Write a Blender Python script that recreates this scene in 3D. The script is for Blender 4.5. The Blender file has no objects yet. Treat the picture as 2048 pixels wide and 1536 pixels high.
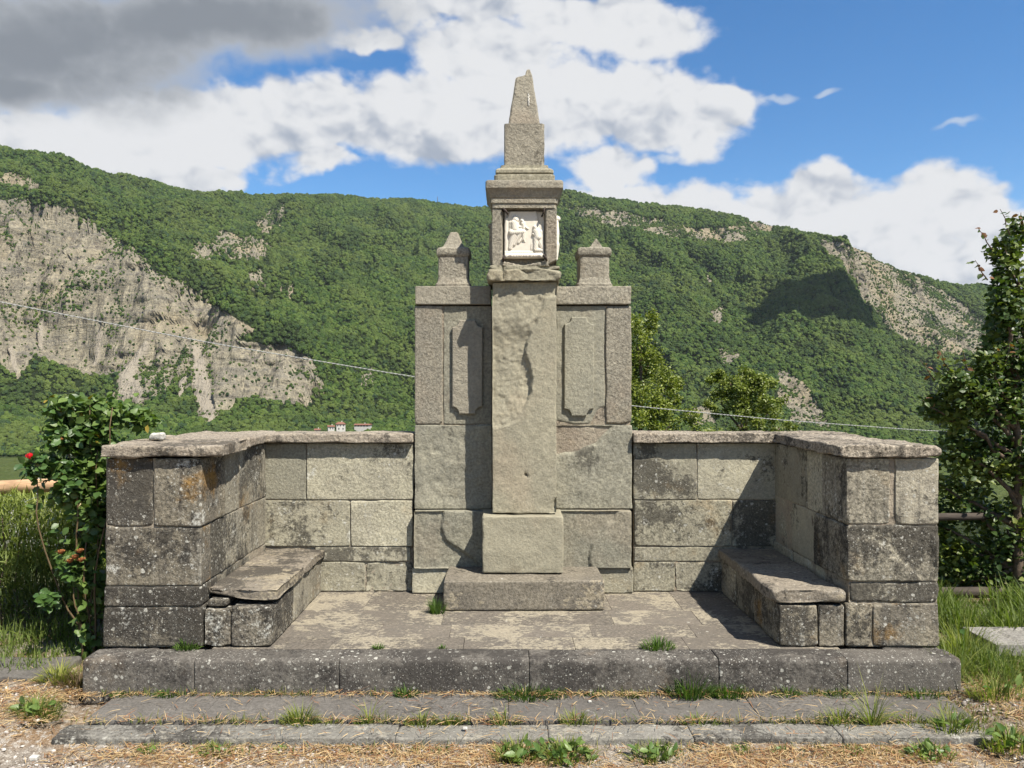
import bpy, math, random
import numpy as np
from mathutils import Vector, Matrix

# ------------------------------------------------------------------ camera, sky, sun, exposure
sc = bpy.context.scene
H, F, CX, CY = 1.747, 1536.0, 1010.0, 778.0          # eye height, focal length and principal point (2048 px wide)
cam_d = bpy.data.cameras.new('camera'); cam = bpy.data.objects.new('camera', cam_d)
sc.collection.objects.link(cam); sc.camera = cam
cam_d.sensor_fit = 'HORIZONTAL'; cam_d.sensor_width = 36.0; cam_d.lens = 36.0 * F / 2048
cam_d.shift_x = 14 / 2048; cam_d.shift_y = 10 / 2048
cam_d.clip_start = 0.05; cam_d.clip_end = 20000
cam.location = (0, 0, H); cam.rotation_euler = (math.radians(90), 0, 0)

LDIR = Vector((-0.50, 0.53, -1.0)).normalized()         # direction in which sunlight travels
sun_d = bpy.data.lights.new('sun', 'SUN'); sun_d.energy = 5.0; sun_d.angle = math.radians(0.53)
sun_d.color = (1.0, 0.94, 0.84)
sun = bpy.data.objects.new('sun', sun_d); sc.collection.objects.link(sun)
sun.rotation_euler = LDIR.to_track_quat('-Z', 'Y').to_euler(); sun.location = (6, -6, 30)
SUN_EL = math.asin(-LDIR.z); SUN_ROT = math.atan2(-LDIR.x, -LDIR.y)

sc.view_settings.view_transform = 'Standard'; sc.view_settings.look = 'None'
sc.view_settings.exposure = 1.05; sc.view_settings.gamma = 1.0
sc.view_settings.use_curve_mapping = False
sc.render.engine = 'CYCLES'
sc.cycles.use_denoising = True
sc.cycles.use_adaptive_sampling = True; sc.cycles.adaptive_threshold = 0.02
sc.cycles.max_bounces = 6; sc.cycles.diffuse_bounces = 3; sc.cycles.glossy_bounces = 2
sc.cycles.transmission_bounces = 3; sc.cycles.transparent_max_bounces = 6
sc.cycles.caustics_reflective = False; sc.cycles.caustics_refractive = False


class NT:
    """small helper to write node trees as expressions"""
    def __init__(s, tree): s.t = tree
    def n(s, typ, **kw):
        nd = s.t.nodes.new(typ)
        for k, v in kw.items(): setattr(nd, k, v)
        return nd
    def put(s, sock, v):
        if isinstance(v, bpy.types.NodeSocket): s.t.links.new(v, sock)
        elif isinstance(v, (int, float)) and hasattr(sock.default_value, '__len__'):
            sock.default_value = [v] * len(sock.default_value)
        elif hasattr(sock.default_value, '__len__') and len(sock.default_value) == 4 and len(v) == 3:
            sock.default_value = (*v, 1)
        else: sock.default_value = v
    def m(s, op, a, b=0.0, c=0.0, clamp=False):
        nd = s.n('ShaderNodeMath', operation=op, use_clamp=clamp)
        s.put(nd.inputs[0], a); s.put(nd.inputs[1], b)
        if op in ('MULTIPLY_ADD', 'SMOOTH_MIN', 'SMOOTH_MAX', 'COMPARE'): s.put(nd.inputs[2], c)
        return nd.outputs[0]
    def v(s, op, a, b=(0, 0, 0), sc_=None):
        nd = s.n('ShaderNodeVectorMath', operation=op)
        s.put(nd.inputs[0], a)
        if op not in ('LENGTH', 'NORMALIZE'):
            if op == 'SCALE': s.put(nd.inputs['Scale'], sc_)
            else: s.put(nd.inputs[1], b)
        return nd.outputs['Value'] if op in ('LENGTH', 'DOT_PRODUCT', 'DISTANCE') else nd.outputs['Vector']
    def noise(s, vec, scale, detail=4, rough=0.55, dist=0.0, color=False):
        nd = s.n('ShaderNodeTexNoise'); s.put(nd.inputs['Vector'], vec)
        nd.inputs['Scale'].default_value = scale; nd.inputs['Detail'].default_value = detail
        nd.inputs['Roughness'].default_value = rough; nd.inputs['Distortion'].default_value = dist
        return nd.outputs['Color' if color else 'Fac']
    def ramp(s, x, lo, hi, a=0.0, b=1.0, smooth=True):
        nd = s.n('ShaderNodeMapRange', interpolation_type='SMOOTHSTEP' if smooth else 'LINEAR')
        s.put(nd.inputs['Value'], x)
        for i, val in zip((1, 2, 3, 4), (lo, hi, a, b)): s.put(nd.inputs[i], val)
        return nd.outputs[0]
    def mix(s, fac, a, b, blend='MIX'):
        nd = s.n('ShaderNodeMix', data_type='RGBA', blend_type=blend)
        s.put(nd.inputs[0], fac); s.put(nd.inputs[6], a); s.put(nd.inputs[7], b)
        return nd.outputs[2]
    def comb(s, x, y, z):
        nd = s.n('ShaderNodeCombineXYZ')
        for i, val in enumerate((x, y, z)): s.put(nd.inputs[i], val)
        return nd.outputs[0]
    def sep(s, vec):
        nd = s.n('ShaderNodeSeparateXYZ'); s.put(nd.inputs[0], vec); return nd.outputs
    def voro(s, vec, scale, feature='F1', rnd=1.0):
        nd = s.n('ShaderNodeTexVoronoi', feature=feature); s.put(nd.inputs['Vector'], vec)
        nd.inputs['Scale'].default_value = scale; nd.inputs['Randomness'].default_value = rnd
        return nd.outputs


def build_world():
    w = bpy.data.worlds.new('World'); sc.world = w; w.use_nodes = True
    t = w.node_tree; t.nodes.clear(); N = NT(t)
    out = N.n('ShaderNodeOutputWorld'); bg = N.n('ShaderNodeBackground')
    bg.inputs['Strength'].default_value = 0.09
    sky = N.n('ShaderNodeTexSky', sky_type='NISHITA', sun_disc=False)
    sky.sun_elevation = SUN_EL; sky.sun_rotation = SUN_ROT
    sky.altitude = 400; sky.air_density = 1.0; sky.dust_density = 0.2; sky.ozone_density = 3.0
    d = N.n('ShaderNodeTexCoord').outputs['Generated']
    x, y, z = N.sep(d)
    yc = N.m('MAXIMUM', y, 0.25)
    a = N.m('DIVIDE', x, yc); b = N.m('DIVIDE', z, yc)
    # where each cloud of the view hangs: centre and half size as slopes of the line of sight
    whites = [(250, 275, 350, 100), (560, 262, 330, 92), (860, 255, 300, 92), (1120, 225, 250, 105), (1320, 225, 190, 92),
              (1440, 215, 95, 48), (650, 335, 85, 38), (1010, 125, 165, 80), (1215, 55, 190, 80), (1215, 345, 90, 45),
              (960, 10, 260, 75), (80, 300, 190, 70), (380, 355, 120, 30), (720, 92, 80, 30), 
              (1260, 405, 150, 45), (1400, 415, 130, 62), (1560, 430, 150, 78), (1640, 400, 95, 62), (1780, 450, 190, 80),
              (1890, 425, 130, 78), (2000, 470, 130, 70), (1850, 525, 230, 62), (1930, 560, 260, 50)]
    darks = [(60, 95, 460, 160), (440, 40, 420, 105), (0, 180, 260, 70)]
    wisps = [(1555, 203, 45, 14), (1650, 195, 34, 12), (1920, 256, 60, 12), (1315, 322, 34, 10)]
    def P(e): return ((e[0] - CX) / F, (CY - e[1]) / F, 0), (F / e[2], F / e[3], 0)
    def field(vec, lst):
        acc = None
        for e in lst:
            c, r = P(e)
            f = N.m('SUBTRACT', 1.0, N.v('LENGTH', N.v('MULTIPLY', N.v('SUBTRACT', vec, c), r)))
            acc = f if acc is None else N.m('SMOOTH_MAX', acc, f, 0.12)
        return acc
    ab = N.comb(a, b, 0.0)
    w1 = N.v('SUBTRACT', N.noise(d, 5.0, 3, color=True), (0.5, 0.5, 0.5))
    w2 = N.v('SUBTRACT', N.noise(d, 16.0, 3, color=True), (0.5, 0.5, 0.5))
    p = N.v('ADD', ab, N.v('ADD', N.v('SCALE', w1, sc_=0.10), N.v('SCALE', w2, sc_=0.045)))
    nz = N.noise(N.v('MULTIPLY', d, (1, 1, 1.6)), 7.0, 7, 0.64)
    dv = N.v('MULTIPLY', d, (1, 1, 1.4))
    def puff(vec):
        nd = N.n('ShaderNodeTexVoronoi', feature='F1'); N.put(nd.inputs['Vector'], vec)
        for k_, v_ in (('Scale', 12.0), ('Detail', 2.0), ('Roughness', 0.6), ('Lacunarity', 2.3)): nd.inputs[k_].default_value = v_
        return nd.outputs['Distance']
    wv = N.v('SCALE', w2, sc_=0.05)
    pf = puff(N.v('ADD', dv, wv)); pf2 = puff(N.v('ADD', dv, N.v('ADD', wv, (0.010, 0, 0.022))))
    nl = N.m('SUBTRACT', N.noise(N.v('MULTIPLY', d, (1, 1, 1.8)), 5.0, 2), N.noise(N.v('ADD', N.v('MULTIPLY', d, (1, 1, 1.8)), (0.02, 0, 0.09)), 5.0, 2))
    gen = N.m('MULTIPLY', N.m('SUBTRACT', N.noise(N.v('MULTIPLY', d, (1, 1, 2.2)), 2.2, 4), 0.56), 3.5)   # the sky out of view
    inv = N.m('MULTIPLY', N.ramp(y, 0.35, 0.55), N.ramp(N.m('ABSOLUTE', b), 0.62, 0.52))
    def both(fa): return N.m('ADD', N.m('MULTIPLY', fa, inv), N.m('MULTIPLY', gen, N.m('SUBTRACT', 1.0, inv)))
    fw = both(field(p, whites)); fd = N.m('MULTIPLY', field(p, darks), inv)
    fs = N.m('MULTIPLY', field(p, wisps), inv)
    wob = N.m('ADD', N.m('MULTIPLY', N.m('SUBTRACT', nz, 0.5), 1.15), N.m('MULTIPLY', N.m('SUBTRACT', 1.12, pf), 0.36))
    dw = N.m('ADD', fw, wob); dd = N.m('ADD', fd, N.m('MULTIPLY', wob, 0.6))
    alw = N.ramp(dw, -0.06, 0.30); ald = N.ramp(dd, -0.10, 0.50)
    als = N.m('MULTIPLY', N.ramp(N.m('ADD', fs, wob), 0.1, 0.8), 0.55)
    lit = N.m('ADD', N.m('MULTIPLY', N.m('SUBTRACT', pf2, pf), 0.42), N.m('MULTIPLY', nl, 1.0))                         # billows: sunny shoulders, grey hollows
    thick = N.ramp(dw, 0.2, 0.95)
    big = N.ramp(N.noise(d, 9.0, 3), 0.35, 0.7)
    lum = N.m('ADD', N.m('ADD', 0.97, lit), N.m('MULTIPLY', N.m('MULTIPLY', thick, big), -0.13))
    lum = N.m('MINIMUM', N.m('MAXIMUM', lum, 0.5), 1.06)
    K = 0.43 / 0.09
    white = N.mix(N.ramp(lum, 0.5, 1.0), (0.44 * K, 0.50 * K, 0.60 * K), (0.90 * K, 0.91 * K, 0.93 * K))
    gr = N.ramp(N.m('ADD', fd, N.m('MULTIPLY', wob, 0.7)), 0.05, 0.85)
    grey = N.mix(gr, (0.62 * K, 0.65 * K, 0.69 * K), (0.29 * K, 0.32 * K, 0.36 * K))
    hsv = N.n('ShaderNodeHueSaturation'); hsv.inputs['Saturation'].default_value = 1.26; hsv.inputs['Value'].default_value = 0.88
    N.put(hsv.inputs['Color'], sky.outputs[0])
    col = N.mix(als, hsv.outputs[0], (0.8 * K, 0.85 * K, 0.9 * K))
    col = N.mix(alw, col, white)
    col = N.mix(ald, col, grey)
    t.links.new(col, bg.inputs['Color']); t.links.new(bg.outputs[0], out.inputs['Surface'])
    w.cycles.sampling_method = 'MANUAL'; w.cycles.sample_map_resolution = 512

build_world()

# ------------------------------------------------------------------ helpers
rng = np.random.default_rng(7); random.seed(7)
COL = sc.collection


def PX(px, d): return (px - CX) * d / F
def PZ(py, d): return H - (py - CY) * d / F


def _hash(ix, iy, iz, seed):
    h = (ix * 374761393 + iy * 668265263 + iz * 2147483647 + seed * 974711) & 0xFFFFFFFF
    h = ((h ^ (h >> 13)) * 1274126177) & 0xFFFFFFFF
    h = ((h ^ (h >> 16)) * 2246822519) & 0xFFFFFFFF
    return ((h ^ (h >> 15)) & 0xFFFFFF) / float(0x7FFFFF) - 1.0


def vnoise(p, seed=0):
    p = np.asarray(p, float); i = np.floor(p).astype(np.int64); f = p - i
    f = f * f * f * (f * (f * 6 - 15) + 10)
    r = 0
    for dx in (0, 1):
        wx = f[:, 0] if dx else 1 - f[:, 0]
        for dy in (0, 1):
            wy = f[:, 1] if dy else 1 - f[:, 1]
            for dz in (0, 1):
                wz = f[:, 2] if dz else 1 - f[:, 2]
                r = r + wx * wy * wz * _hash(i[:, 0] + dx, i[:, 1] + dy, i[:, 2] + dz, seed)
    return r


def fbm(p, seed=0, octv=4, gain=0.5):
    p = np.asarray(p, float); r = 0; a = 1.0; tot = 0
    for o in range(octv):
        r = r + a * vnoise(p * 2 ** o + o * 17.3, seed + o); tot += a; a *= gain
    return r / tot


def sstep(a, b, x):
    t = np.clip((x - a) / (b - a), 0, 1); return t * t * (3 - 2 * t)


def poly_sd(X, Z, poly):
    """signed distance to a polygon, positive inside"""
    poly = np.asarray(poly, float); n = len(poly)
    d = np.full(X.shape, 1e9); ins = np.zeros(X.shape, bool)
    for i in range(n):
        a = poly[i]; b = poly[(i + 1) % n]; e = b - a
        wx = X - a[0]; wz = Z - a[1]
        t = np.clip((wx * e[0] + wz * e[1]) / max(e @ e, 1e-12), 0, 1)
        d = np.minimum(d, np.hypot(wx - t * e[0], wz - t * e[1]))
        c = ((a[1] <= Z) & (b[1] > Z)) | ((b[1] <= Z) & (a[1] > Z))
        xc = a[0] + (Z - a[1]) / (e[1] if abs(e[1]) > 1e-12 else 1e-12) * e[0]
        ins ^= c & (X < xc)
    return np.where(ins, d, -d)


def mesh_from(name, verts, faces, smooth=True, cols=None):
    me = bpy.data.meshes.new(name)
    verts = np.asarray(verts, np.float32)
    if isinstance(faces, np.ndarray):
        nf, k = faces.shape
        me.vertices.add(len(verts)); me.vertices.foreach_set('co', verts.ravel())
        me.loops.add(nf * k); me.loops.foreach_set('vertex_index', faces.ravel().astype(np.int32))
        me.polygons.add(nf); me.polygons.foreach_set('loop_start', np.arange(0, nf * k, k, dtype=np.int32))
        me.polygons.foreach_set('loop_total', np.full(nf, k, np.int32))
        me.update(calc_edges=True)
    else:
        me.from_pydata([tuple(map(float, v)) for v in verts], [], faces); me.update()
    if smooth: me.polygons.foreach_set('use_smooth', np.ones(len(me.polygons), bool))
    if cols is not None:
        at = me.attributes.new('col', 'FLOAT_COLOR', 'POINT')
        c = np.ones((len(verts), 4), np.float32); c[:, :3] = cols
        at.data.foreach_set('color', c.ravel())
    return me


def link(name, me, mat=None, parent=None, loc=None):
    o = bpy.data.objects.new(name, me); COL.objects.link(o)
    if mat is not None and me is not None and not me.materials: me.materials.append(mat)
    if loc is not None: o.location = loc
    if parent is not None: o.parent = parent
    return o


def thing(name, label, cat, loc=(0, 0, 0), group=None):
    o = bpy.data.objects.new(name, None); COL.objects.link(o); o.location = loc
    o.empty_display_size = 0.1
    return tag(o, label, cat, group)


def tag(o, label, cat, group=None):
    o['label'] = label; o['category'] = cat
    if group: o['group'] = group
    return o


def struct(o): o['kind'] = 'structure'; return o
def stuff(o, label=None, cat=None):
    o['kind'] = 'stuff'
    if label: o['label'] = label
    if cat: o['category'] = cat
    return o


def rel(parent, pts, o_loc):
    return np.asarray(pts) - np.asarray(o_loc)


def wlink(name, V, Fc, mat, parent, smooth=True, cols=None, origin=None):
    """link a mesh given in world coordinates, with its origin at the base of its box"""
    V = np.asarray(V, float)
    if origin is None:
        lo = V.min(0); hi = V.max(0); origin = np.array([(lo[0] + hi[0]) / 2, (lo[1] + hi[1]) / 2, lo[2]])
    me = mesh_from(name, V - origin, Fc, smooth, cols)
    p = np.zeros(3) if parent is None else parent_world(parent)
    return link(name, me, mat, parent, tuple(np.asarray(origin) - p))


def parent_world(o):
    v = np.array(o.location)
    while o.parent is not None: o = o.parent; v = v + np.array(o.location)
    return v


# ------------------------------------------------------------------ materials
def new_mat(name):
    m = bpy.data.materials.new(name); m.use_nodes = True
    t = m.node_tree; t.nodes.clear(); N = NT(t)
    out = N.n('ShaderNodeOutputMaterial'); bs = N.n('ShaderNodeBsdfPrincipled')
    t.links.new(bs.outputs[0], out.inputs['Surface'])
    return m, N, bs, out


def stone_mat(name, c1, c2, crust=0.3, crustc=(0.035, 0.032, 0.028), spots=0.3, patch=0.2, ochre=0.1, streak=0.2,
              cream=0.0, creamc=(0.48, 0.40, 0.27), bump=0.5, warm=0.0, rnd=0.25, speck=0.19):
    m, N, bs, out = new_mat(name)
    c1 = tuple(0.74 * q for q in c1); c2 = tuple(0.74 * q for q in c2)
    geo = N.n('ShaderNodeNewGeometry'); oi = N.n('ShaderNodeObjectInfo')
    r = oi.outputs['Random']
    pos = N.v('ADD', geo.outputs['Position'], N.v('SCALE', N.comb(13.1, 7.7, 23.3), sc_=r))
    big = N.noise(pos, 2.2, 5, 0.6); mid = N.noise(pos, 9.0, 6, 0.65); fine = N.noise(pos, 140.0, 3, 0.7)
    grain = N.noise(pos, 55.0, 4, 0.7)
    col = N.mix(N.ramp(N.m('ADD', N.m('MULTIPLY', big, 0.6), N.m('MULTIPLY', mid, 0.4)), 0.36, 0.64), c1, c2)
    if warm: col = N.mix(N.m('MULTIPLY', N.ramp(N.noise(pos, 1.6, 4), 0.52, 0.68), warm), col, (0.30, 0.19, 0.12))
    r2 = N.m('FRACT', N.m('MULTIPLY', r, 7.31))
    val = N.m('ADD', 1.0 - rnd / 2, N.m('MULTIPLY', r2, rnd))
    col = N.mix(1.0, col, N.comb(val, val, val), 'MULTIPLY')
    r3 = N.m('FRACT', N.m('MULTIPLY', r, 11.9))
    GV = N.m('ADD', N.ramp(grain, 0.25, 0.75, 1 - speck * 1.8, 1 + speck * 1.1), N.m('MULTIPLY', N.m('SUBTRACT', fine, 0.5), speck * 1.6))
    if streak:
        sp = N.v('MULTIPLY', pos, (14.0, 14.0, 1.1))
        st = N.noise(sp, 1.0, 5, 0.6)
        col = N.mix(N.m('MULTIPLY', N.ramp(st, 0.52, 0.72), streak), col, (0.05, 0.045, 0.04))
        col = N.mix(N.m('MULTIPLY', N.ramp(st, 0.42, 0.30), streak * 0.9), col, (0.30, 0.285, 0.24))
    if crust:
        cr = N.m('ADD', N.m('MULTIPLY', N.noise(pos, 2.3, 9, 0.72), 0.72), N.m('MULTIPLY', N.noise(pos, 30.0, 4, 0.75), 0.28))
        cr = N.m('ADD', cr, N.m('MULTIPLY', N.m('SUBTRACT', N.m('FRACT', N.m('MULTIPLY', r, 3.77)), 0.5), 0.14))
        thr = 0.66 - 0.30 * crust
        col = N.mix(N.m('MULTIPLY', N.ramp(cr, thr - 0.015, thr + 0.055), 0.62 + 0.33 * crust), col, crustc)
    if ochre:
        oc = N.noise(N.v('ADD', pos, (5, 3, 9)), 2.6, 6, 0.65)
        col = N.mix(N.m('MULTIPLY', N.ramp(oc, 0.56, 0.72), ochre), col, (0.26, 0.145, 0.035))
    if patch:
        pt = N.m('ADD', N.m('MULTIPLY', N.noise(N.v('ADD', pos, (31, 3, 2)), 4.2, 8, 0.72), 0.8), N.m('MULTIPLY', grain, 0.2))
        th = 0.68 - 0.14 * patch
        col = N.mix(N.m('MULTIPLY', N.ramp(pt, th, th + 0.07), 0.75), col, (0.42, 0.415, 0.37))
    if cream:
        cp = N.v('MULTIPLY', pos, (1, 1, 1))
        cm = N.m('ADD', N.m('MULTIPLY', N.noise(cp, 2.2, 7, 0.7), 0.58), N.m('MULTIPLY', N.noise(N.v('MULTIPLY', cp, (0.6, 1, 1)), 42.0, 5, 0.75), 0.42))
        th = 0.60 - 0.2 * cream
        col = N.mix(N.m('MULTIPLY', N.ramp(cm, th, th + 0.035), 0.9), col, N.mix(mid, tuple(0.66 * q for q in creamc), (0.24, 0.215, 0.165)))
    if spots:
        cl = N.ramp(N.noise(N.v('ADD', pos, (2, 41, 7)), 3.4, 4), 0.58 - 0.38 * spots, 0.76 - 0.3 * spots)
        for scl, rad, amt in ((26.0, 0.30, 0.75), (70.0, 0.33, 0.65), (150.0, 0.36, 0.5)):
            wp = N.v('ADD', pos, N.v('SCALE', N.noise(pos, scl * 1.7, 2, color=True), sc_=0.5 / scl))
            vo = N.voro(wp, scl)
            hsh = N.sep(vo['Color'])[0]
            rr = N.m('MULTIPLY', N.ramp(hsh, 1 - 0.8 * spots, 1.0, smooth=False), rad)
            msk = N.ramp(N.m('SUBTRACT', vo['Distance'], rr), 0.05, -0.05)
            msk = N.m('MULTIPLY', N.m('MULTIPLY', msk, cl), N.ramp(hsh, 1 - 0.8 * spots, 1 - 0.74 * spots))
            col = N.mix(N.m('MULTIPLY', msk, amt), col, (0.42, 0.41, 0.36))
    GV = N.m('ADD', 1.0, N.m('MULTIPLY', N.m('SUBTRACT', GV, 1.0), N.m('ADD', 0.55, r3)))
    col = N.mix(1.0, col, N.comb(GV, GV, GV), 'MULTIPLY')
    N.put(bs.inputs['Base Color'], col)
    bs.inputs['Roughness'].default_value = 0.92; bs.inputs['Specular IOR Level'].default_value = 0.15
    h = N.m('ADD', N.m('MULTIPLY', N.noise(pos, 22.0, 6, 0.65), 1.0), N.m('ADD', N.m('MULTIPLY', grain, 0.45), N.m('MULTIPLY', fine, 0.22)))
    bp = N.n('ShaderNodeBump'); bp.inputs['Strength'].default_value = bump; bp.inputs['Distance'].default_value = 0.02
    N.put(bp.inputs['Height'], h); N.t.links.new(bp.outputs[0], bs.inputs['Normal'])
    return m


M = {}
M['pillar'] = stone_mat('pale_sandstone', (0.36, 0.33, 0.24), (0.30, 0.277, 0.205), crust=0.10, spots=0.08, patch=0.12, ochre=0.08, streak=0.05, bump=0.45, warm=0.14, rnd=0.12)
M['pylon'] = stone_mat('grey_sandstone', (0.35, 0.33, 0.25), (0.28, 0.267, 0.21), crust=0.16, spots=0.06, patch=0.10, ochre=0.10, streak=0.08, bump=0.5, warm=0.12, rnd=0.2)
M['grain'] = stone_mat('pitted_sandstone', (0.36, 0.328, 0.255), (0.29, 0.265, 0.21), crust=0.18, spots=0.05, patch=0.08, ochre=0.12, streak=0.1, bump=0.7, warm=0.15, rnd=0.15, speck=0.21)
M['wall'] = stone_mat('lichened_sandstone', (0.43, 0.40, 0.295), (0.335, 0.31, 0.235), crust=0.42, spots=0.6, patch=0.75, ochre=0.25, streak=0.18, bump=0.5, rnd=0.4)
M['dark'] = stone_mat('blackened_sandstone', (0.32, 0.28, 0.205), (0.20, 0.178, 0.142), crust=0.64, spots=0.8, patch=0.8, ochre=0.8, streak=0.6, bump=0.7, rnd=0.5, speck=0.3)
M['wing'] = stone_mat('weathered_sandstone', (0.38, 0.345, 0.26), (0.275, 0.25, 0.195), crust=0.5, spots=0.7, patch=0.7, ochre=0.35, streak=0.65, bump=0.6, rnd=0.5, speck=0.26)
M['coping'] = stone_mat('coping_stone', (0.42, 0.365, 0.285), (0.31, 0.26, 0.205), crust=0.38, spots=0.35, patch=0.3, ochre=0.1, streak=0.0, cream=0.45, creamc=(0.50, 0.41, 0.31), bump=0.9, rnd=0.25, speck=0.4)
M['seat'] = stone_mat('seat_stone', (0.29, 0.25, 0.195), (0.20, 0.175, 0.14), crust=0.42, spots=0.4, patch=0.1, ochre=0.05, streak=0.0, cream=0.35, bump=0.6, rnd=0.2)
M['paving'] = stone_mat('lichened_paving', (0.19, 0.165, 0.135), (0.15, 0.135, 0.115), crust=0.15, spots=0.15, patch=0.1, ochre=0.0, streak=0.0, cream=0.5, creamc=(0.45, 0.39, 0.285), bump=0.4, rnd=0.15)
M['kerb'] = stone_mat('kerb_stone', (0.165, 0.15, 0.13), (0.115, 0.104, 0.09), crust=0.62, crustc=(0.042, 0.038, 0.034), spots=0.75, patch=0.1, ochre=0.12, streak=0.12, cream=0.0, bump=0.45, rnd=0.15)
M['step'] = stone_mat('step_slab', (0.17, 0.157, 0.14), (0.13, 0.12, 0.107), crust=0.12, spots=0.3, patch=0.2, ochre=0.0, streak=0.0, cream=0.04, bump=0.4, rnd=0.15)
M['plinth'] = stone_mat('plinth_stone', (0.25, 0.22, 0.17), (0.18, 0.16, 0.13), crust=0.3, spots=0.3, patch=0.15, ochre=0.0, streak=0.1, cream=0.3, bump=0.5, rnd=0.0)
M['edge'] = stone_mat('step_edge', (0.28, 0.265, 0.23), (0.19, 0.18, 0.157), crust=0.35, spots=0.5, patch=0.7, ochre=0.0, streak=0.0, cream=0.25, creamc=(0.42, 0.40, 0.34), bump=0.6, rnd=0.2)
M['mortar'] = stone_mat('lime_mortar', (0.42, 0.37, 0.28), (0.30, 0.25, 0.19), crust=0.25, spots=0.2, patch=0.2, ochre=0.25, streak=0.0, bump=0.8)
M['marble'] = stone_mat('white_marble', (0.84, 0.79, 0.68), (0.74, 0.68, 0.57), crust=0.0, spots=0.0, patch=0.0, ochre=0.03, streak=0.0, bump=0.08, rnd=0.0, speck=0.05)
M['concrete'] = stone_mat('concrete', (0.36, 0.34, 0.30), (0.28, 0.265, 0.235), crust=0.25, spots=0.3, patch=0.3, ochre=0.0, streak=0.0, bump=0.6)


def simple_mat(name, c, rough=0.8, scale=30, var=0.3, bump=0.2, metal=0.0, stretch=(1, 1, 1)):
    m, N, bs, out = new_mat(name)
    tc = N.n('ShaderNodeTexCoord').outputs['Object']
    nz = N.noise(N.v('MULTIPLY', tc, stretch), scale, 5, 0.6)
    v_ = N.ramp(nz, 0.25, 0.75, 1 - var, 1 + var)
    N.put(bs.inputs['Base Color'], N.mix(1.0, c, N.comb(v_, v_, v_), 'MULTIPLY'))
    bs.inputs['Roughness'].default_value = rough; bs.inputs['Metallic'].default_value = metal
    bs.inputs['Specular IOR Level'].default_value = 0.3
    bp = N.n('ShaderNodeBump'); bp.inputs['Strength'].default_value = bump; bp.inputs['Distance'].default_value = 0.01
    N.put(bp.inputs['Height'], nz); N.t.links.new(bp.outputs[0], bs.inputs['Normal'])
    return m


M['iron'] = simple_mat('rusty_iron', (0.035, 0.025, 0.02), 0.8)
M['ink'] = simple_mat('carved_letters', (0.16, 0.13, 0.10), 0.9)
M['wood'] = simple_mat('weathered_wood', (0.36, 0.23, 0.13), 0.8, 6, 0.35, 0.3, stretch=(1, 6, 6))
M['oldwood'] = simple_mat('old_grey_wood', (0.05, 0.04, 0.032), 0.9, 8, 0.35, 0.4, stretch=(1, 6, 6))
M['bark'] = simple_mat('bark', (0.09, 0.065, 0.045), 0.9, 40, 0.4, 0.5)
M['stem'] = simple_mat('rose_stem', (0.10, 0.07, 0.035), 0.7, 40, 0.3, 0.2)
M['cable'] = simple_mat('pale_cable', (0.26, 0.26, 0.25), 0.7, 30, 0.2, 0.1)
M['plaster'] = simple_mat('white_plaster', (0.40, 0.385, 0.35), 0.9, 0.8, 0.08, 0.0)
M['roof'] = simple_mat('clay_roof_tiles', (0.16, 0.075, 0.05), 0.9, 2.0, 0.25, 0.1)
M['window'] = simple_mat('dark_window', (0.05, 0.05, 0.06), 0.3)
M['mast'] = simple_mat('mast_steel', (0.05, 0.05, 0.055), 0.6)
M['pebble_white'] = stone_mat('white_limestone', (0.62, 0.60, 0.54), (0.52, 0.50, 0.45), crust=0.05, spots=0, patch=0, ochre=0.0, streak=0, bump=0.5)


def attr_mat(name, rough=0.85, transl=0.0, spec=0.2):
    m, N, bs, out = new_mat(name)
    at = N.n('ShaderNodeAttribute', attribute_name='col')
    N.put(bs.inputs['Base Color'], at.outputs['Color'])
    bs.inputs['Roughness'].default_value = rough; bs.inputs['Specular IOR Level'].default_value = spec
    if transl:
        tr = N.n('ShaderNodeBsdfTranslucent')
        N.put(tr.inputs['Color'], N.mix(1.0, at.outputs['Color'], (1.3, 1.5, 0.5), 'MULTIPLY'))
        mx = N.n('ShaderNodeMixShader'); mx.inputs[0].default_value = transl
        N.t.links.new(bs.outputs[0], mx.inputs[1]); N.t.links.new(tr.outputs[0], mx.inputs[2])
        N.t.links.new(mx.outputs[0], out.inputs['Surface'])
    return m


def leaf_mat(name, c1, c2, transl=0.25, rough=0.42, spec=0.45):
    m, N, bs, out = new_mat(name)
    r = N.n('ShaderNodeObjectInfo').outputs['Random']
    c = N.mix(r, c1, c2)
    N.put(bs.inputs['Base Color'], c)
    bs.inputs['Roughness'].default_value = rough; bs.inputs['Specular IOR Level'].default_value = spec
    tr = N.n('ShaderNodeBsdfTranslucent'); N.put(tr.inputs['Color'], N.mix(1.0, c, (1.3, 1.5, 0.5), 'MULTIPLY'))
    mx = N.n('ShaderNodeMixShader'); mx.inputs[0].default_value = transl
    N.t.links.new(bs.outputs[0], mx.inputs[1]); N.t.links.new(tr.outputs[0], mx.inputs[2])
    N.t.links.new(mx.outputs[0], out.inputs['Surface'])
    return m


M['leaf_attr'] = attr_mat('leaf_foliage', 0.45, 0.28, 0.4)
M['blade_attr'] = attr_mat('grass_blades', 0.6, 0.4, 0.25)
M['straw_attr'] = attr_mat('dry_straw', 0.8, 0.15, 0.15)
M['gravel_attr'] = attr_mat('gravel_stones', 0.9, 0.0, 0.1)
M['rose_leaf'] = leaf_mat('rose_leaf', (0.035, 0.075, 0.02), (0.07, 0.13, 0.03))
M['plum_leaf'] = leaf_mat('plum_leaf', (0.035, 0.07, 0.018), (0.10, 0.13, 0.03))


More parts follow.
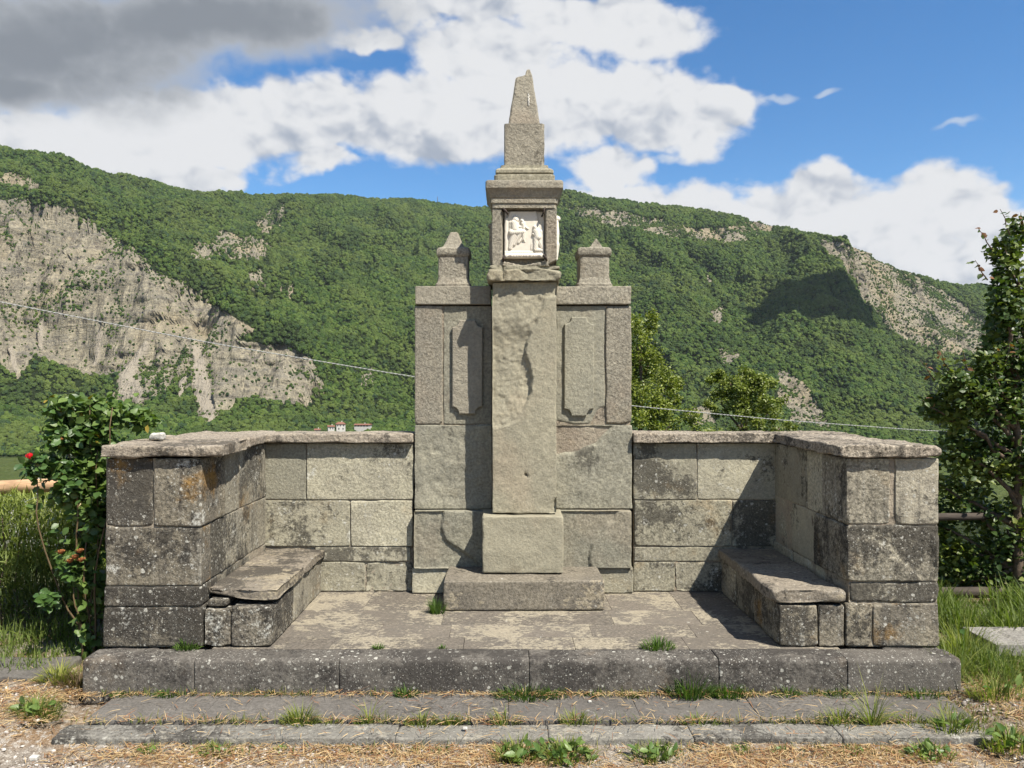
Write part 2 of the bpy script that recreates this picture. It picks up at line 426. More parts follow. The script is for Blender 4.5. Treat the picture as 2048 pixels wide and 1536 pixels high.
def ground_mat():
    m, N, bs, out = new_mat('dry_gravel_ground')
    pos = N.n('ShaderNodeNewGeometry').outputs['Position']
    n1 = N.noise(pos, 2.0, 5, 0.6); n2 = N.noise(pos, 30.0, 5, 0.7); n3 = N.noise(pos, 120.0, 3, 0.7)
    col = N.mix(N.ramp(n1, 0.4, 0.6), (0.21, 0.18, 0.145), (0.19, 0.125, 0.07))
    col = N.mix(N.ramp(n2, 0.5, 0.62), col, (0.30, 0.27, 0.23))
    col = N.mix(N.ramp(n2, 0.45, 0.32), col, (0.07, 0.05, 0.035))
    far = N.ramp(N.sep(pos)[1], 6.0, 7.5)
    col = N.mix(far, col, (0.06, 0.085, 0.025))
    v_ = N.ramp(n3, 0.3, 0.7, 0.7, 1.25)
    N.put(bs.inputs['Base Color'], N.mix(1.0, col, N.comb(v_, v_, v_), 'MULTIPLY'))
    bs.inputs['Roughness'].default_value = 0.95; bs.inputs['Specular IOR Level'].default_value = 0.1
    bp = N.n('ShaderNodeBump'); bp.inputs['Strength'].default_value = 0.8; bp.inputs['Distance'].default_value = 0.015
    N.put(bp.inputs['Height'], N.m('ADD', n2, N.m('MULTIPLY', n3, 0.5))); N.t.links.new(bp.outputs[0], bs.inputs['Normal'])
    return m


def hill_mat():
    m, N, bs, out = new_mat('mountain_rock_and_turf')
    pos = N.n('ShaderNodeNewGeometry').outputs['Position']
    rk = N.n('ShaderNodeAttribute', attribute_name='rock').outputs['Fac']
    sc2 = N.n('ShaderNodeAttribute', attribute_name='scree').outputs['Fac']
    md = N.n('ShaderNodeAttribute', attribute_name='meadow').outputs['Fac']
    wp = N.v('SCALE', N.noise(pos, 0.012, 3, color=True), sc_=26.0)
    q = N.v('ADD', pos, wp)
    st = N.noise(N.v('MULTIPLY', q, (0.012, 0.012, 0.16)), 1.0, 6, 0.65)
    ve = N.noise(N.v('MULTIPLY', N.v('ADD', pos, N.v('SCALE', wp, sc_=0.25)), (0.15, 0.05, 0.010)), 1.0, 5, 0.65)
    bl = N.noise(pos, 0.10, 6, 0.7)
    rock = N.mix(N.ramp(st, 0.42, 0.66), (0.22, 0.197, 0.143), (0.16, 0.148, 0.120))
    rock = N.mix(N.m('MULTIPLY', N.ramp(ve, 0.5, 0.66), 0.7), rock, (0.31, 0.277, 0.20))
    rock = N.mix(N.m('MULTIPLY', N.ramp(ve, 0.46, 0.32), 0.5), rock, (0.10, 0.09, 0.075))
    rock = N.mix(N.m('MULTIPLY', N.ramp(bl, 0.48, 0.36), 0.75), rock, (0.065, 0.057, 0.05))
    rock = N.mix(N.m('MULTIPLY', N.ramp(N.noise(pos, 0.006, 3), 0.5, 0.62), 0.5), rock, (0.29, 0.235, 0.145))
    fb = N.noise(N.v('MULTIPLY', pos, (1, 1, 0.6)), 0.33, 4, 0.7)
    rock = N.mix(N.m('MULTIPLY', N.ramp(fb, 0.52, 0.38), 0.42), rock, (0.075, 0.067, 0.057))
    rock = N.mix(N.m('MULTIPLY', N.ramp(fb, 0.55, 0.70), 0.6), rock, (0.34, 0.285, 0.20))
    rock = N.mix(N.ramp(sc2, 0.3, 0.8), rock, N.mix(bl, (0.29, 0.255, 0.20), (0.22, 0.195, 0.155)))
    turf = N.mix(N.noise(pos, 0.05, 4), (0.014, 0.021, 0.009), (0.020, 0.028, 0.011))
    turf = N.mix(md, turf, N.mix(N.noise(N.v('MULTIPLY', pos, (1, 3, 1)), 0.02, 4), (0.055, 0.082, 0.022), (0.085, 0.10, 0.035)))
    N.put(bs.inputs['Base Color'], N.mix(N.ramp(N.m('ADD', rk, N.m('MULTIPLY', N.m('SUBTRACT', bl, 0.5), 0.5)), 0.4, 0.6), turf, rock))
    bs.inputs['Roughness'].default_value = 1.0; bs.inputs['Specular IOR Level'].default_value = 0.05
    bp = N.n('ShaderNodeBump'); bp.inputs['Strength'].default_value = 1.0; bp.inputs['Distance'].default_value = 5.0
    N.put(bp.inputs['Height'], N.m('ADD', N.m('MULTIPLY', st, 0.8), N.m('ADD', N.m('MULTIPLY', ve, 1.6), bl))); N.t.links.new(bp.outputs[0], bs.inputs['Normal'])
    return m


def tree_mat():
    m, N, bs, out = new_mat('distant_tree_foliage')
    r = N.n('ShaderNodeObjectInfo').outputs['Random']
    pos = N.n('ShaderNodeNewGeometry').outputs['Position']
    big = N.noise(pos, 0.009, 5, 0.6); mid = N.noise(pos, 0.9, 3, 0.7)
    c = N.mix(N.ramp(r, 0.0, 1.0), (0.027, 0.051, 0.012), (0.060, 0.088, 0.020))
    c = N.mix(N.m('MULTIPLY', N.ramp(big, 0.42, 0.62), 0.6), c, (0.072, 0.090, 0.024))
    c = N.mix(N.m('MULTIPLY', N.ramp(N.noise(pos, 0.018, 4, 0.6), 0.5, 0.62), 0.7), c, (0.021, 0.038, 0.012))
    r2 = N.m('FRACT', N.m('MULTIPLY', r, 17.7))
    c = N.mix(N.ramp(r2, 0.85, 0.95), c, (0.022, 0.040, 0.016))
    v_ = N.ramp(mid, 0.3, 0.7, 0.75, 1.25)
    N.put(bs.inputs['Base Color'], N.mix(1.0, c, N.comb(v_, v_, v_), 'MULTIPLY'))
    bs.inputs['Roughness'].default_value = 0.9; bs.inputs['Specular IOR Level'].default_value = 0.1
    return m


M['ground'] = ground_mat(); M['hill'] = hill_mat(); M['tree'] = tree_mat()

# ------------------------------------------------------------------ the ground and the mountains


def near_h(x, y):
    """height of the hilltop on which the memorial stands"""
    z = -0.055 * sstep(4.05, 3.75, y) + 0.0 * x
    z = np.where(np.abs(x) > 2.45, z * 0.6 + 0.02 * sstep(2.4, 2.8, np.abs(x)), z)
    d = np.maximum(0, y - 7.0)
    z = z - 0.34 * d * sstep(0, 6, d)
    return z


def build_ground():
    xs = np.unique(np.concatenate([[-400, -150, -60, -30, -20, -14, -10, -7], np.arange(-5, 5.01, 0.06), [6, 7, 10, 14, 20, 30, 60, 150, 400]]))
    ys = np.unique(np.concatenate([[-400, -150, -60, -30, -15, -8, -4, -1, 1, 2, 2.6], np.arange(3.0, 7.0, 0.06), np.arange(7, 16.1, 0.5)]))
    X, Y = np.meshgrid(xs, ys, indexing='ij')
    x = X.ravel(); y = Y.ravel()
    z = near_h(x, y) + 0.010 * fbm(np.c_[x * 3, y * 3, 0 * x], 3) + 0.006 * fbm(np.c_[x * 14, y * 14, 0 * x], 5, 3)
    z = np.where((np.abs(x) < 2.5) & (y > 4.0) & (y < 6.2), z - 0.06, z)
    n, k = len(xs), len(ys)
    i, j = np.meshgrid(np.arange(n - 1), np.arange(k - 1), indexing='ij')
    a = (i * k + j).ravel()
    me = mesh_from('ground', np.c_[x, y, z], np.c_[a, a + k, a + k + 1, a + 1])
    return struct(link('ground', me, M['ground']))


build_ground()

# profiles of the mountain across the valley: for a bearing (px), distance and height (px) of
# foot, cliff base, cliff top, mid slope, hollow, upper cliff base, skyline
PROF = {
    -500: [(680, 915), (850, 760), (1080, 330), (1250, 280), None, None, (1480, 180)],
    -150: [(680, 915), (850, 755), (1080, 382), (1280, 325), None, None, (1480, 258)],
    0: [(680, 915), (850, 770), (1080, 402), (1290, 347), None, None, (1500, 289)],
    130: [(680, 915), (850, 800), (1090, 420), (1330, 374), None, None, (1560, 324)],
    210: [(690, 912), (850, 805), (1070, 466), (1400, 397), None, None, (1620, 345)],
    300: [(690, 908), (850, 810), (1040, 521), (1450, 425), None, None, (1750, 365)],
    400: [(700, 905), (850, 815), (990, 597), (1500, 455), None, None, (1850, 383)],
    500: [(710, 895), (845, 820), (950, 662), (1500, 485), None, None, (1950, 388)],
    600: [(720, 885), (840, 825), (910, 717), (1500, 505), None, None, (2000, 384)],
    650: [(730, 880), (830, 838), (900, 778), (1500, 515), None, None, (2050, 390)],
    720: [(740, 872), (840, 832), (950, 780), (1500, 525), None, None, (2100, 396)],
    850: [(750, 872), (860, 830), (1050, 740), (1600, 545), None, None, (2200, 402)],
    1000: [(750, 872), (870, 825), (1100, 715), (1650, 535), None, None, (2250, 412)],
    1130: [(750, 875), (880, 820), (1150, 690), (1550, 525), None, None, (2000, 376)],
    1200: [(750, 878), (880, 822), (1150, 690), (1520, 535), None, None, (1970, 398)],
    1280: [(750, 880), (880, 825), (1150, 690), (1500, 545), None, None, (1950, 408)],
    1400: [(750, 880), (880, 830), (1150, 700), (1450, 560), None, None, (1900, 420)],
    1540: [(740, 890), (880, 840), (1120, 705), (1400, 585), None, None, (1800, 454)],
    1640: [(730, 895), (870, 845), (1100, 700), (1350, 565), None, None, (1650, 468)],
    1690: [(730, 895), (870, 850), (1080, 700), (1330, 552), None, None, (1560, 485)],
    1720: [(720, 895), (860, 850), (1060, 700), (1230, 602), (1290, 590), (1350, 572), (1545, 499)],
    1800: [(720, 900), (850, 852), (1020, 745), (1150, 672), (1300, 735), (1420, 690), (1640, 535)],
    1870: [(720, 900), (850, 855), (990, 780), (1110, 722), (1280, 775), (1420, 688), (1680, 555)],
    1950: [(720, 900), (850, 860), (970, 805), (1080, 765), (1250, 795), (1430, 692), (1720, 570)],
    2048: [(720, 900), (850, 865), (960, 825), (1050, 800), (1250, 815), (1440, 705), (1780, 584)],
    2200: [(720, 900), (850, 870), (960, 840), (1020, 825), (1250, 830), (1450, 725), (1850, 605)],
    2600: [(720, 900), (850, 870), (960, 850), (1020, 840), (1250, 830), (1450, 760), (1850, 640)],
}
ROCKS = [
    [(-300, 350), (0, 402), (60, 400), (130, 416), (210, 462), (290, 514), (300, 540), (380, 578), (440, 622), (508, 660), (470, 690),
     (570, 690), (620, 718), (650, 778), (610, 810), (520, 795), (470, 800), (425, 850), (385, 830), (400, 790), (350, 765), (290, 812),
     (225, 800), (245, 745), (150, 745), (60, 700), (40, 760), (10, 740), (-20, 690), (-300, 720)],
    [(1690, 486), (1745, 505), (1830, 556), (1905, 596), (1965, 640), (2060, 680), (2060, 720), (1880, 700), (1800, 672), (1735, 610), (1700, 545), (1680, 515)],
    [(1130, 415), (1250, 428), (1320, 440), (1400, 462), (1470, 455), (1530, 440), (1545, 455), (1490, 478), (1400, 482), (1300, 465), (1180, 440)],
    [(385, 500), (450, 468), (520, 480), (545, 495), (520, 520), (440, 512), (395, 520)],
    [(515, 440), (560, 405), (568, 412), (545, 470), (520, 465)],
    [(1560, 740), (1600, 765), (1640, 815), (1660, 850), (1590, 850), (1560, 790)],
    [(1380, 830), (1420, 800), (1430, 850), (1380, 850)],
    [(0, 345), (60, 360), (75, 372), (30, 372), (0, 368)],
    [(490, 545), (520, 540), (530, 560), (500, 565)], [(560, 575), (585, 570), (580, 590)], [(720, 745), (745, 735), (750, 765), (725, 770)],
    [(1440, 700), (1475, 705), (1480, 725), (1450, 730)], [(1425, 620), (1440, 610), (1440, 650), (1428, 645)],
    [(1640, 480), (1690, 488), (1680, 520), (1650, 500)],
]
SCREE = [[(285, 680), (300, 690), (270, 745), (290, 790), (275, 812), (235, 795), (235, 750), (258, 725)],
         [(385, 690), (405, 690), (412, 750), (435, 805), (425, 850), (405, 835), (385, 780)],
         [(70, 640), (82, 640), (84, 700), (74, 700)], [(195, 660), (205, 665), (192, 730), (183, 735)],
         [(8, 690), (20, 690), (38, 745), (30, 750)], [(360, 755), (372, 750), (366, 800), (356, 795)],
         [(1405, 520), (1412, 520), (1430, 580), (1424, 582)]]


def build_mountain():
    us = np.array(sorted(PROF)); K = 7
    D = np.zeros((len(us), K)); V = np.zeros((len(us), K))
    for i, u in enumerate(us):
        pr = PROF[u]
        for k in range(K):
            if pr[k] is not None: D[i, k], V[i, k] = pr[k]
        if pr[4] is None:
            a = np.array(pr[3], float); b = np.array(pr[6], float)
            for k, f in ((4, 0.33), (5, 0.66)):
                D[i, k] = a[0] + (b[0] - a[0]) * f
                za = H - (a[1] - CY) * a[0] / F; zb = H - (b[1] - CY) * b[0] / F
                z = za + (zb - za) * f
                V[i, k] = CY - (z - H) * F / D[i, k]
    Z = H - (V - CY) * D / F
    uu = np.concatenate([np.arange(-500, -120, 30), np.arange(-120, 2180, 5.0), np.arange(2180, 2601, 30)])
    Di = np.stack([np.interp(uu, us, D[:, k]) for k in range(K)], 1)
    Zi = np.stack([np.interp(uu, us, Z[:, k]) for k in range(K)], 1)
    ker = np.array([1, 2, 3, 4, 3, 2, 1.0]); ker /= ker.sum()
    for A in (Di, Zi):
        for k in range(K):
            A[:, k] = np.convolve(np.pad(A[:, k], 3, mode='edge'), ker, 'valid')
    one = np.ones(len(uu))
    Yk = np.concatenate([np.stack([one * 10, one * 16, one * 60, one * 160, one * 400, Di[:, 0] - 20], 1), Di, (Di[:, 6] + 350)[:, None], (Di[:, 6] + 1500)[:, None]], 1)
    zn = near_h(np.zeros(1), np.array([16.0]))[0] - 0.3
    Zk = np.concatenate([np.stack([one * -1.6, one * zn, one * -16, one * -38, one * -55, np.minimum(Zi[:, 0] - 0.5, -57)], 1), Zi, (Zi[:, 6] - 120)[:, None], (Zi[:, 6] - 500)[:, None]], 1)
    seg = [2, 4, 6, 10, 12, 14, 26, 70, 46, 26, 26, 50, 10, 4]
    S = []; Ys = []; Zs = []
    for k, n in enumerate(seg):
        last = k == len(seg) - 1
        f = np.linspace(0, 1, n + 1)[: n + 1 if last else n]
        for q in f:
            Ys.append(Yk[:, k] * (1 - q) + Yk[:, k + 1] * q); Zs.append(Zk[:, k] * (1 - q) + Zk[:, k + 1] * q); S.append(k + q)
    Y = np.array(Ys); Zz = np.array(Zs); S = np.array(S)
    # soften the kinks along each profile, but keep near ground, cliff foot and cliff edge
    Zs2 = Zz.copy()
    for _ in range(5): Zs2[1:-1] = 0.25 * Zs2[:-2] + 0.5 * Zs2[1:-1] + 0.25 * Zs2[2:]
    Zz = Zs2
    T = (uu - CX) / F
    X = T[None, :] * Y
    shp = X.shape
    x, y, z = X.ravel(), Y.ravel(), Zz.ravel()
    s = np.repeat(S, shp[1])
    env = sstep(6.0, 8.0, s) * (1 - 0.85 * sstep(10.9, 12.0, s))
    p2 = np.c_[x / 190, y / 190, 0 * x]
    warp = fbm(p2 * 1.3, 91, 3)
    ridged = 1 - np.abs(fbm(np.c_[x / 185 + warp * 0.7, y / 760 + warp * 0.5, 0 * x], 12, 4)) * 2.4
    z = z + env * (58 * (ridged - 0.5) + 14 * fbm(p2 * 3, 33, 4))
    uv_u = CX + F * x / y; uv_v = CY - F * (z - H) / y
    rock = np.full(x.shape, -1e9); scree = np.full(x.shape, -1e9)
    jit = 14 * fbm(np.c_[uv_u / 22, uv_v / 22, 0 * x], 51, 4)
    for pl in ROCKS: rock = np.maximum(rock, poly_sd(uv_u + jit, uv_v + jit * 0.7, pl) + 3)
    for pl in SCREE: scree = np.maximum(scree, poly_sd(uv_u + jit * 0.25, uv_v, pl))
    far = s > 10.3                                             # the big left cliff belongs to the near flank only
    rk = sstep(-3, 3, rock); scr = sstep(-2, 3, scree)
    rk = np.where(s > 12.05, 0, rk); scr = np.where(s > 10.5, 0, scr)
    rk = np.maximum(rk, scr)
    led = fbm(np.c_[x / 260, y / 260, z / 9 + 2 * warp], 77, 3)       # ledges and ribs on the bare rock
    rib = 0.5 - 1.6 * np.abs(fbm(np.c_[x / 26 + 0.25 * led, y / 90, z / 260], 78, 4))
    y = y + rk * (1 - scr) * (6 * led + 20 * rib + 5 * fbm(np.c_[x / 9, y / 14, z / 12], 79, 3))
    mead = sstep(6.05, 5.7, s) * sstep(3.2, 4.0, s)
    n, k = shp
    i, j = np.meshgrid(np.arange(n - 1), np.arange(k - 1), indexing='ij')
    a = (i * k + j).ravel()
    quads = np.c_[a, a + 1, a + k + 1, a + k]
    P3 = np.c_[x, y, z]
    me = mesh_from('mountainside', P3, quads)
    for nm, val in (('rock', rk), ('scree', scr), ('meadow', mead)):
        at = me.attributes.new(nm, 'FLOAT', 'POINT'); at.data.foreach_set('value', val.astype(np.float32))
    struct(link('mountainside', me, M['hill']))
    # trees of the far-off wood
    A = P3[quads[:, 0]]; B = P3[quads[:, 1]]; C = P3[quads[:, 2]]; E = P3[quads[:, 3]]
    area = 0.5 * np.linalg.norm(np.cross(B - A, C - A), axis=1) + 0.5 * np.linalg.norm(np.cross(C - A, E - A), axis=1)
    qs = s[quads[:, 0]]; qr = rk[quads].mean(1); qsc = scr[quads].mean(1); qu = uv_u[quads[:, 0]]
    pat = fbm(np.c_[A[:, 0] / 60, A[:, 1] / 60, A[:, 2] / 60], 61, 4)
    rock2 = np.full(x.shape, -1e9)
    for pl in ROCKS[2:]: rock2 = np.maximum(rock2, poly_sd(uv_u + jit, uv_v + jit * 0.7, pl) + 3)
    q2 = sstep(-3, 3, rock2[quads[:, 0]])
    shrub = (sstep(0.08, 0.26, pat) * 0.9 + 0.10) * (1 + 1.2 * sstep(7.6, 7.05, qs)) + sstep(1660, 1720, qu) * 0.35 * np.clip(1 + 2 * pat, 0, 2) + q2 * 0.30 * np.clip(1 + 2 * pat, 0, 2)
    dens = (1 - qr) + qr * shrub * (1 - 0.93 * qsc)
    dens *= (qs > 5.95) & (qs < 12.35) & (qu > -140) & (qu < 2190)
    dens = dens * np.where(qs < 6.6, 1.6, 1.0)
    wgt = area * dens
    NT_ = 240000
    pick = rng.choice(len(wgt), NT_, p=wgt / wgt.sum())
    r1 = rng.random(NT_)[:, None]; r2 = rng.random(NT_)[:, None]
    pts = (A[pick] * (1 - r1) + B[pick] * r1) * (1 - r2) + (E[pick] * (1 - r1) + C[pick] * r1) * r2
    on_rock = qr[pick] > 0.5
    scl = (1.55 + 2.7 * rng.random(NT_) ** 2.2) * np.where(on_rock, 0.5, 1.0) * np.clip(0.85 + (pts[:, 1] - 900) / 2600, 0.85, 1.25)
    # clearings round the far houses
    for hx, hy, hr in HOUSE_CLEAR:
        keep = (np.hypot(pts[:, 0] - hx, pts[:, 1] - hy) > hr)
        pts = pts[keep]; scl = scl[keep]
    pts[:, 2] += scl * 0.55
    fm = mesh_from('forest', pts, np.zeros((0, 3), np.int32))
    at = fm.attributes.new('scl', 'FLOAT', 'POINT'); at.data.foreach_set('value', scl.astype(np.float32))
    fo = link('forest', fm, M['tree'])
    stuff(fo, 'dense green woodland covering the mountainside', 'forest')
    protos = []
    for q in range(4):
        import bmesh
        bm = bmesh.new(); bmesh.ops.create_icosphere(bm, subdivisions=3 if q < 2 else 2, radius=1.0)
        co = np.array([v.co[:] for v in bm.verts])
        nn = 0.42 * fbm(co * 1.7 + q * 9, 200 + q, 3) + 0.30 * fbm(co * 5.0 + q * 5, 210 + q, 2)
        co2 = co * (1 + nn)[:, None] * np.array([1, 1, 1.15 if q % 2 else 0.95])
        for v, c in zip(bm.verts, co2): v.co = c
        pm = bpy.data.meshes.new('tree_crown_shape'); bm.to_mesh(pm); bm.free()
        pm.materials.append(M['tree'])
        protos.append(bpy.data.objects.new('tree_crown_shape', pm))
    ng = bpy.data.node_groups.new('scatter_trees', 'GeometryNodeTree')
    ng.interface.new_socket('Geometry', in_out='INPUT', socket_type='NodeSocketGeometry')
    ng.interface.new_socket('Geometry', in_out='OUTPUT', socket_type='NodeSocketGeometry')
    gi = ng.nodes.new('NodeGroupInput'); go = ng.nodes.new('NodeGroupOutput')
    ip = ng.nodes.new('GeometryNodeInstanceOnPoints'); jn = ng.nodes.new('GeometryNodeJoinGeometry')
    for po in protos:
        ob = ng.nodes.new('GeometryNodeObjectInfo'); ob.inputs['Object'].default_value = po; ob.inputs['As Instance'].default_value = True
        ng.links.new(ob.outputs['Geometry'], jn.inputs[0])
    na = ng.nodes.new('GeometryNodeInputNamedAttribute'); na.data_type = 'FLOAT'; na.inputs['Name'].default_value = 'scl'
    rv = ng.nodes.new('FunctionNodeRandomValue'); rv.data_type = 'FLOAT_VECTOR'
    rv.inputs[0].default_value = (-0.25, -0.25, 0); rv.inputs[1].default_value = (0.25, 0.25, 6.283)
    ng.links.new(gi.outputs[0], ip.inputs['Points']); ng.links.new(jn.outputs[0], ip.inputs['Instance'])
    ip.inputs['Pick Instance'].default_value = True
    ng.links.new(na.outputs['Attribute'], ip.inputs['Scale']); ng.links.new(rv.outputs['Value'], ip.inputs['Rotation'])
    ng.links.new(ip.outputs[0], go.inputs[0])
    md = fo.modifiers.new('scatter', 'NODES'); md.node_group = ng
    return P3.min(0), P3.max(0)


HOUSE_CLEAR = []
for hu, hv, hd in ((676, 858, 745), (725, 855, 760), (637, 862, 735)):
    for back in range(0, 12, 6):
        dd = hd - back
        HOUSE_CLEAR.append((PX(hu, dd), dd, 7 if back < 3 else 4))
LO, HI = build_mountain()
# ------------------------------------------------------------------ masonry


def axis(L, r, c):
    r = min(r, L * 0.24)
    e = [0, r * 0.3, r * 0.65, r]
    n = max(1, int(round((L - 2 * r) / c)))
    mid = list(np.linspace(r, L - r, n + 1)[1:-1])
    return np.array(e + mid + [L - q for q in reversed(e)])


def lattice(ax):
    nx, ny, nz = (len(a) for a in ax)
    Vd = {}; quads = []
    idx = -np.ones((nx, ny, nz), np.int64)
    I, J, Kk = np.meshgrid(np.arange(nx), np.arange(ny), np.arange(nz), indexing='ij')
    surf = (I == 0) | (I == nx - 1) | (J == 0) | (J == ny - 1) | (Kk == 0) | (Kk == nz - 1)
    idx[surf] = np.arange(surf.sum())
    V = np.c_[ax[0][I[surf]], ax[1][J[surf]], ax[2][Kk[surf]]]
    def grid(g, flip):
        a = g[:-1, :-1].ravel(); b = g[1:, :-1].ravel(); c = g[1:, 1:].ravel(); d = g[:-1, 1:].ravel()
        quads.append(np.c_[a, d, c, b] if flip else np.c_[a, b, c, d])
    grid(idx[:, :, 0], True); grid(idx[:, :, -1], False)
    grid(idx[:, 0, :], False); grid(idx[:, -1, :], True)
    grid(idx[0, :, :], True); grid(idx[-1, :, :], False)
    return V, np.concatenate(quads)


SEED = [0]


def stone(parent, name, x0, x1, y0, y1, z0, z1, mat, r=0.012, chip=0.03, rough=0.005, cell=(0.04, 0.06, 0.04), gap=0.006, fn=None, seed=None, lump=0.0, band=None):
    """one dressed stone: rounded uneven arrises, chipped corners, uneven faces"""
    SEED[0] += 1; sd = SEED[0] if seed is None else seed
    x0 += gap / 2; x1 -= gap / 2; z0 += gap / 2; z1 -= gap / 2; y1 -= gap / 2
    L = np.array([x1 - x0, y1 - y0, z1 - z0]); lo = np.array([x0, y0, z0]); hi = lo + L
    rr = band or r * 0.8 + chip * 0.3
    V, Q = lattice([axis(L[a], rr, cell[a]) for a in range(3)])
    P = V + lo
    # local rounding, larger where the arris is chipped
    nz = fbm(np.c_[P * 5.5] + sd * 3.7, sd, 3); nz2 = vnoise(P * 17 + sd, sd + 5)
    r = r * 0.36; chip = chip * 0.55
    rl = r * (0.8 + 0.4 * nz2) + chip * np.clip(nz - 0.16, 0, 1) * 2.2
    # corners wear most
    cd = np.sort(np.minimum(P - lo, hi - P), axis=1)
    rl = rl + chip * 0.7 * np.exp(-((cd[:, 1] + cd[:, 2]) / 0.04) ** 2) * (0.5 + 0.5 * np.clip(nz2, -1, 1))
    rl = np.minimum(np.maximum(rl, 0.002), L.min() * 0.45)[:, None]
    inner = np.clip(P, lo + rl, hi - rl); d = P - inner
    ln = np.linalg.norm(d, axis=1, keepdims=True); nrm = d / np.maximum(ln, 1e-9)
    P = inner + nrm * rl
    disp = rough * (fbm(P * 7 + sd, sd + 9, 3) + 0.55 * fbm(P * 26, sd + 11, 3))
    if lump: disp = disp + 0.55 * lump * (np.abs(fbm(P * np.array([17, 17, 24]) + sd, sd + 21, 3)) * 2.2 - 0.9)
    P = P + nrm * disp[:, None]
    if fn is not None: P = fn(P, nrm, sd)
    return wlink(name, P, Q, mat, parent)


def spall(polys, rough_in=0.004):
    """flaked areas of the front face: polygons in metres (X, Z), each with a depth"""
    def f(P, nrm, sd):
        fr = np.clip(-nrm[:, 1], 0, 1) ** 2
        for poly, dep, w in polys:
            s = poly_sd(P[:, 0] + 0.006 * fbm(P * 20, sd, 3), P[:, 2] + 0.006 * fbm(P * 20 + 7, sd, 3), poly)
            k = sstep(0, w, s)
            dd = dep(P) if callable(dep) else dep
            P[:, 1] += fr * k * (dd + rough_in * (fbm(P * 18, sd + 2, 3) + 0.7 * fbm(P * 50, sd + 3, 2)))
        return P
    return f


def pp(d, pts): return [(PX(a, d), PZ(b, d)) for a, b in pts]


def square_lathe(parent, name, prof, cx, cy, mat, n=8, rough=0.003, fn=None, dens=0.02, round_=0.0):
    """moulding of square plan: profile of (half width, z)"""
    SEED[0] += 1; sd = SEED[0]
    pr = [prof[0]]
    for a, b in zip(prof[:-1], prof[1:]):
        k = max(1, int(math.hypot(b[0] - a[0], b[1] - a[1]) / dens))
        for q in range(1, k + 1): pr.append((a[0] + (b[0] - a[0]) * q / k, a[1] + (b[1] - a[1]) * q / k))
    t = np.linspace(-1, 1, n + 1)[:-1]
    ring = np.concatenate([np.c_[t, -np.ones(n)], np.c_[np.ones(n), t], np.c_[-t, np.ones(n)], np.c_[-np.ones(n), -t]])
    m = len(ring); V = []
    for hw, z in pr: V.append(np.c_[cx + ring[:, 0] * hw, cy + ring[:, 1] * hw, np.full(m, z)])
    # inner rings close bottom and top
    def cap(hw, z):
        out = []
        for f in (0.66, 0.33, 0.02): out.append(np.c_[cx + ring[:, 0] * hw * f, cy + ring[:, 1] * hw * f, np.full(m, z)])
        return out
    V = list(reversed(cap(*pr[0]))) + V + cap(*pr[-1])
    R = len(V); P = np.concatenate(V)
    q = []
    for k in range(R - 1):
        a = k * m + np.arange(m); b = k * m + (np.arange(m) + 1) % m
        q.append(np.c_[a, b, b + m, a + m])
    Q = np.concatenate(q)
    c = P - np.array([cx, cy, 0]); c[:, 2] = 0
    cn = c / np.maximum(np.linalg.norm(c, axis=1, keepdims=True), 1e-6)
    P = P + cn * (0.7 * rough * (fbm(P * 14 + sd, sd, 3) + 0.6 * fbm(P * 45, sd + 2, 2)))[:, None]
    mx = np.abs(c[:, :2]).max(1); mn = np.abs(c[:, :2]).min(1)
    corner = (mn > mx * 0.93)
    P[corner] -= cn[corner] * (0.006 + 0.012 * np.clip(fbm(P[corner] * 11, sd + 4, 2) + 0.2, 0, 1))[:, None]
    if fn is not None: P = fn(P, cn, sd)
    o = wlink(name, P, Q, mat, parent, smooth=False)
    me = o.data
    me.set_sharp_from_angle(angle=math.radians(28)) if hasattr(me, 'set_sharp_from_angle') else None
    me.polygons.foreach_set('use_smooth', np.ones(len(me.polygons), bool))
    return o


def box(name, x0, x1, y0, y1, z0, z1, mat, parent, bevel=0.0):
    V = [(x, y, z) for x in (x0, x1) for y in (y0, y1) for z in (z0, z1)]
    Fc = [(0, 1, 3, 2), (4, 6, 7, 5), (0, 4, 5, 1), (2, 3, 7, 6), (0, 2, 6, 4), (1, 5, 7, 3)]
    o = wlink(name, V, Fc, mat, parent, smooth=False)
    if bevel:
        b = o.modifiers.new('bevel', 'BEVEL'); b.width = bevel; b.segments = 2
    return o


def tube(pts, rad, seg=6, cap=True):
    pts = np.asarray(pts, float); n = len(pts); rad = np.broadcast_to(np.asarray(rad, float), (n,))
    tg = np.gradient(pts, axis=0); tg /= np.maximum(np.linalg.norm(tg, axis=1, keepdims=True), 1e-9)
    up = np.where(np.abs(tg[:, 2:3]) > 0.9, np.array([[1.0, 0, 0]]), np.array([[0, 0, 1.0]]))
    a = np.cross(tg, up); a /= np.linalg.norm(a, axis=1, keepdims=True); b = np.cross(tg, a)
    th = np.arange(seg) * 2 * math.pi / seg
    V = (pts[:, None] + rad[:, None, None] * (a[:, None] * np.cos(th)[None, :, None] + b[:, None] * np.sin(th)[None, :, None])).reshape(-1, 3)
    q = []
    for k in range(n - 1):
        i = k * seg + np.arange(seg); j = k * seg + (np.arange(seg) + 1) % seg
        q.append(np.c_[i, i + seg, j + seg, j])
    Q = [tuple(map(int, r)) for r in np.concatenate(q)]
    if cap: Q.append(tuple(range(seg))); Q.append(tuple(reversed(range((n - 1) * seg, n * seg))))
    return V, Q


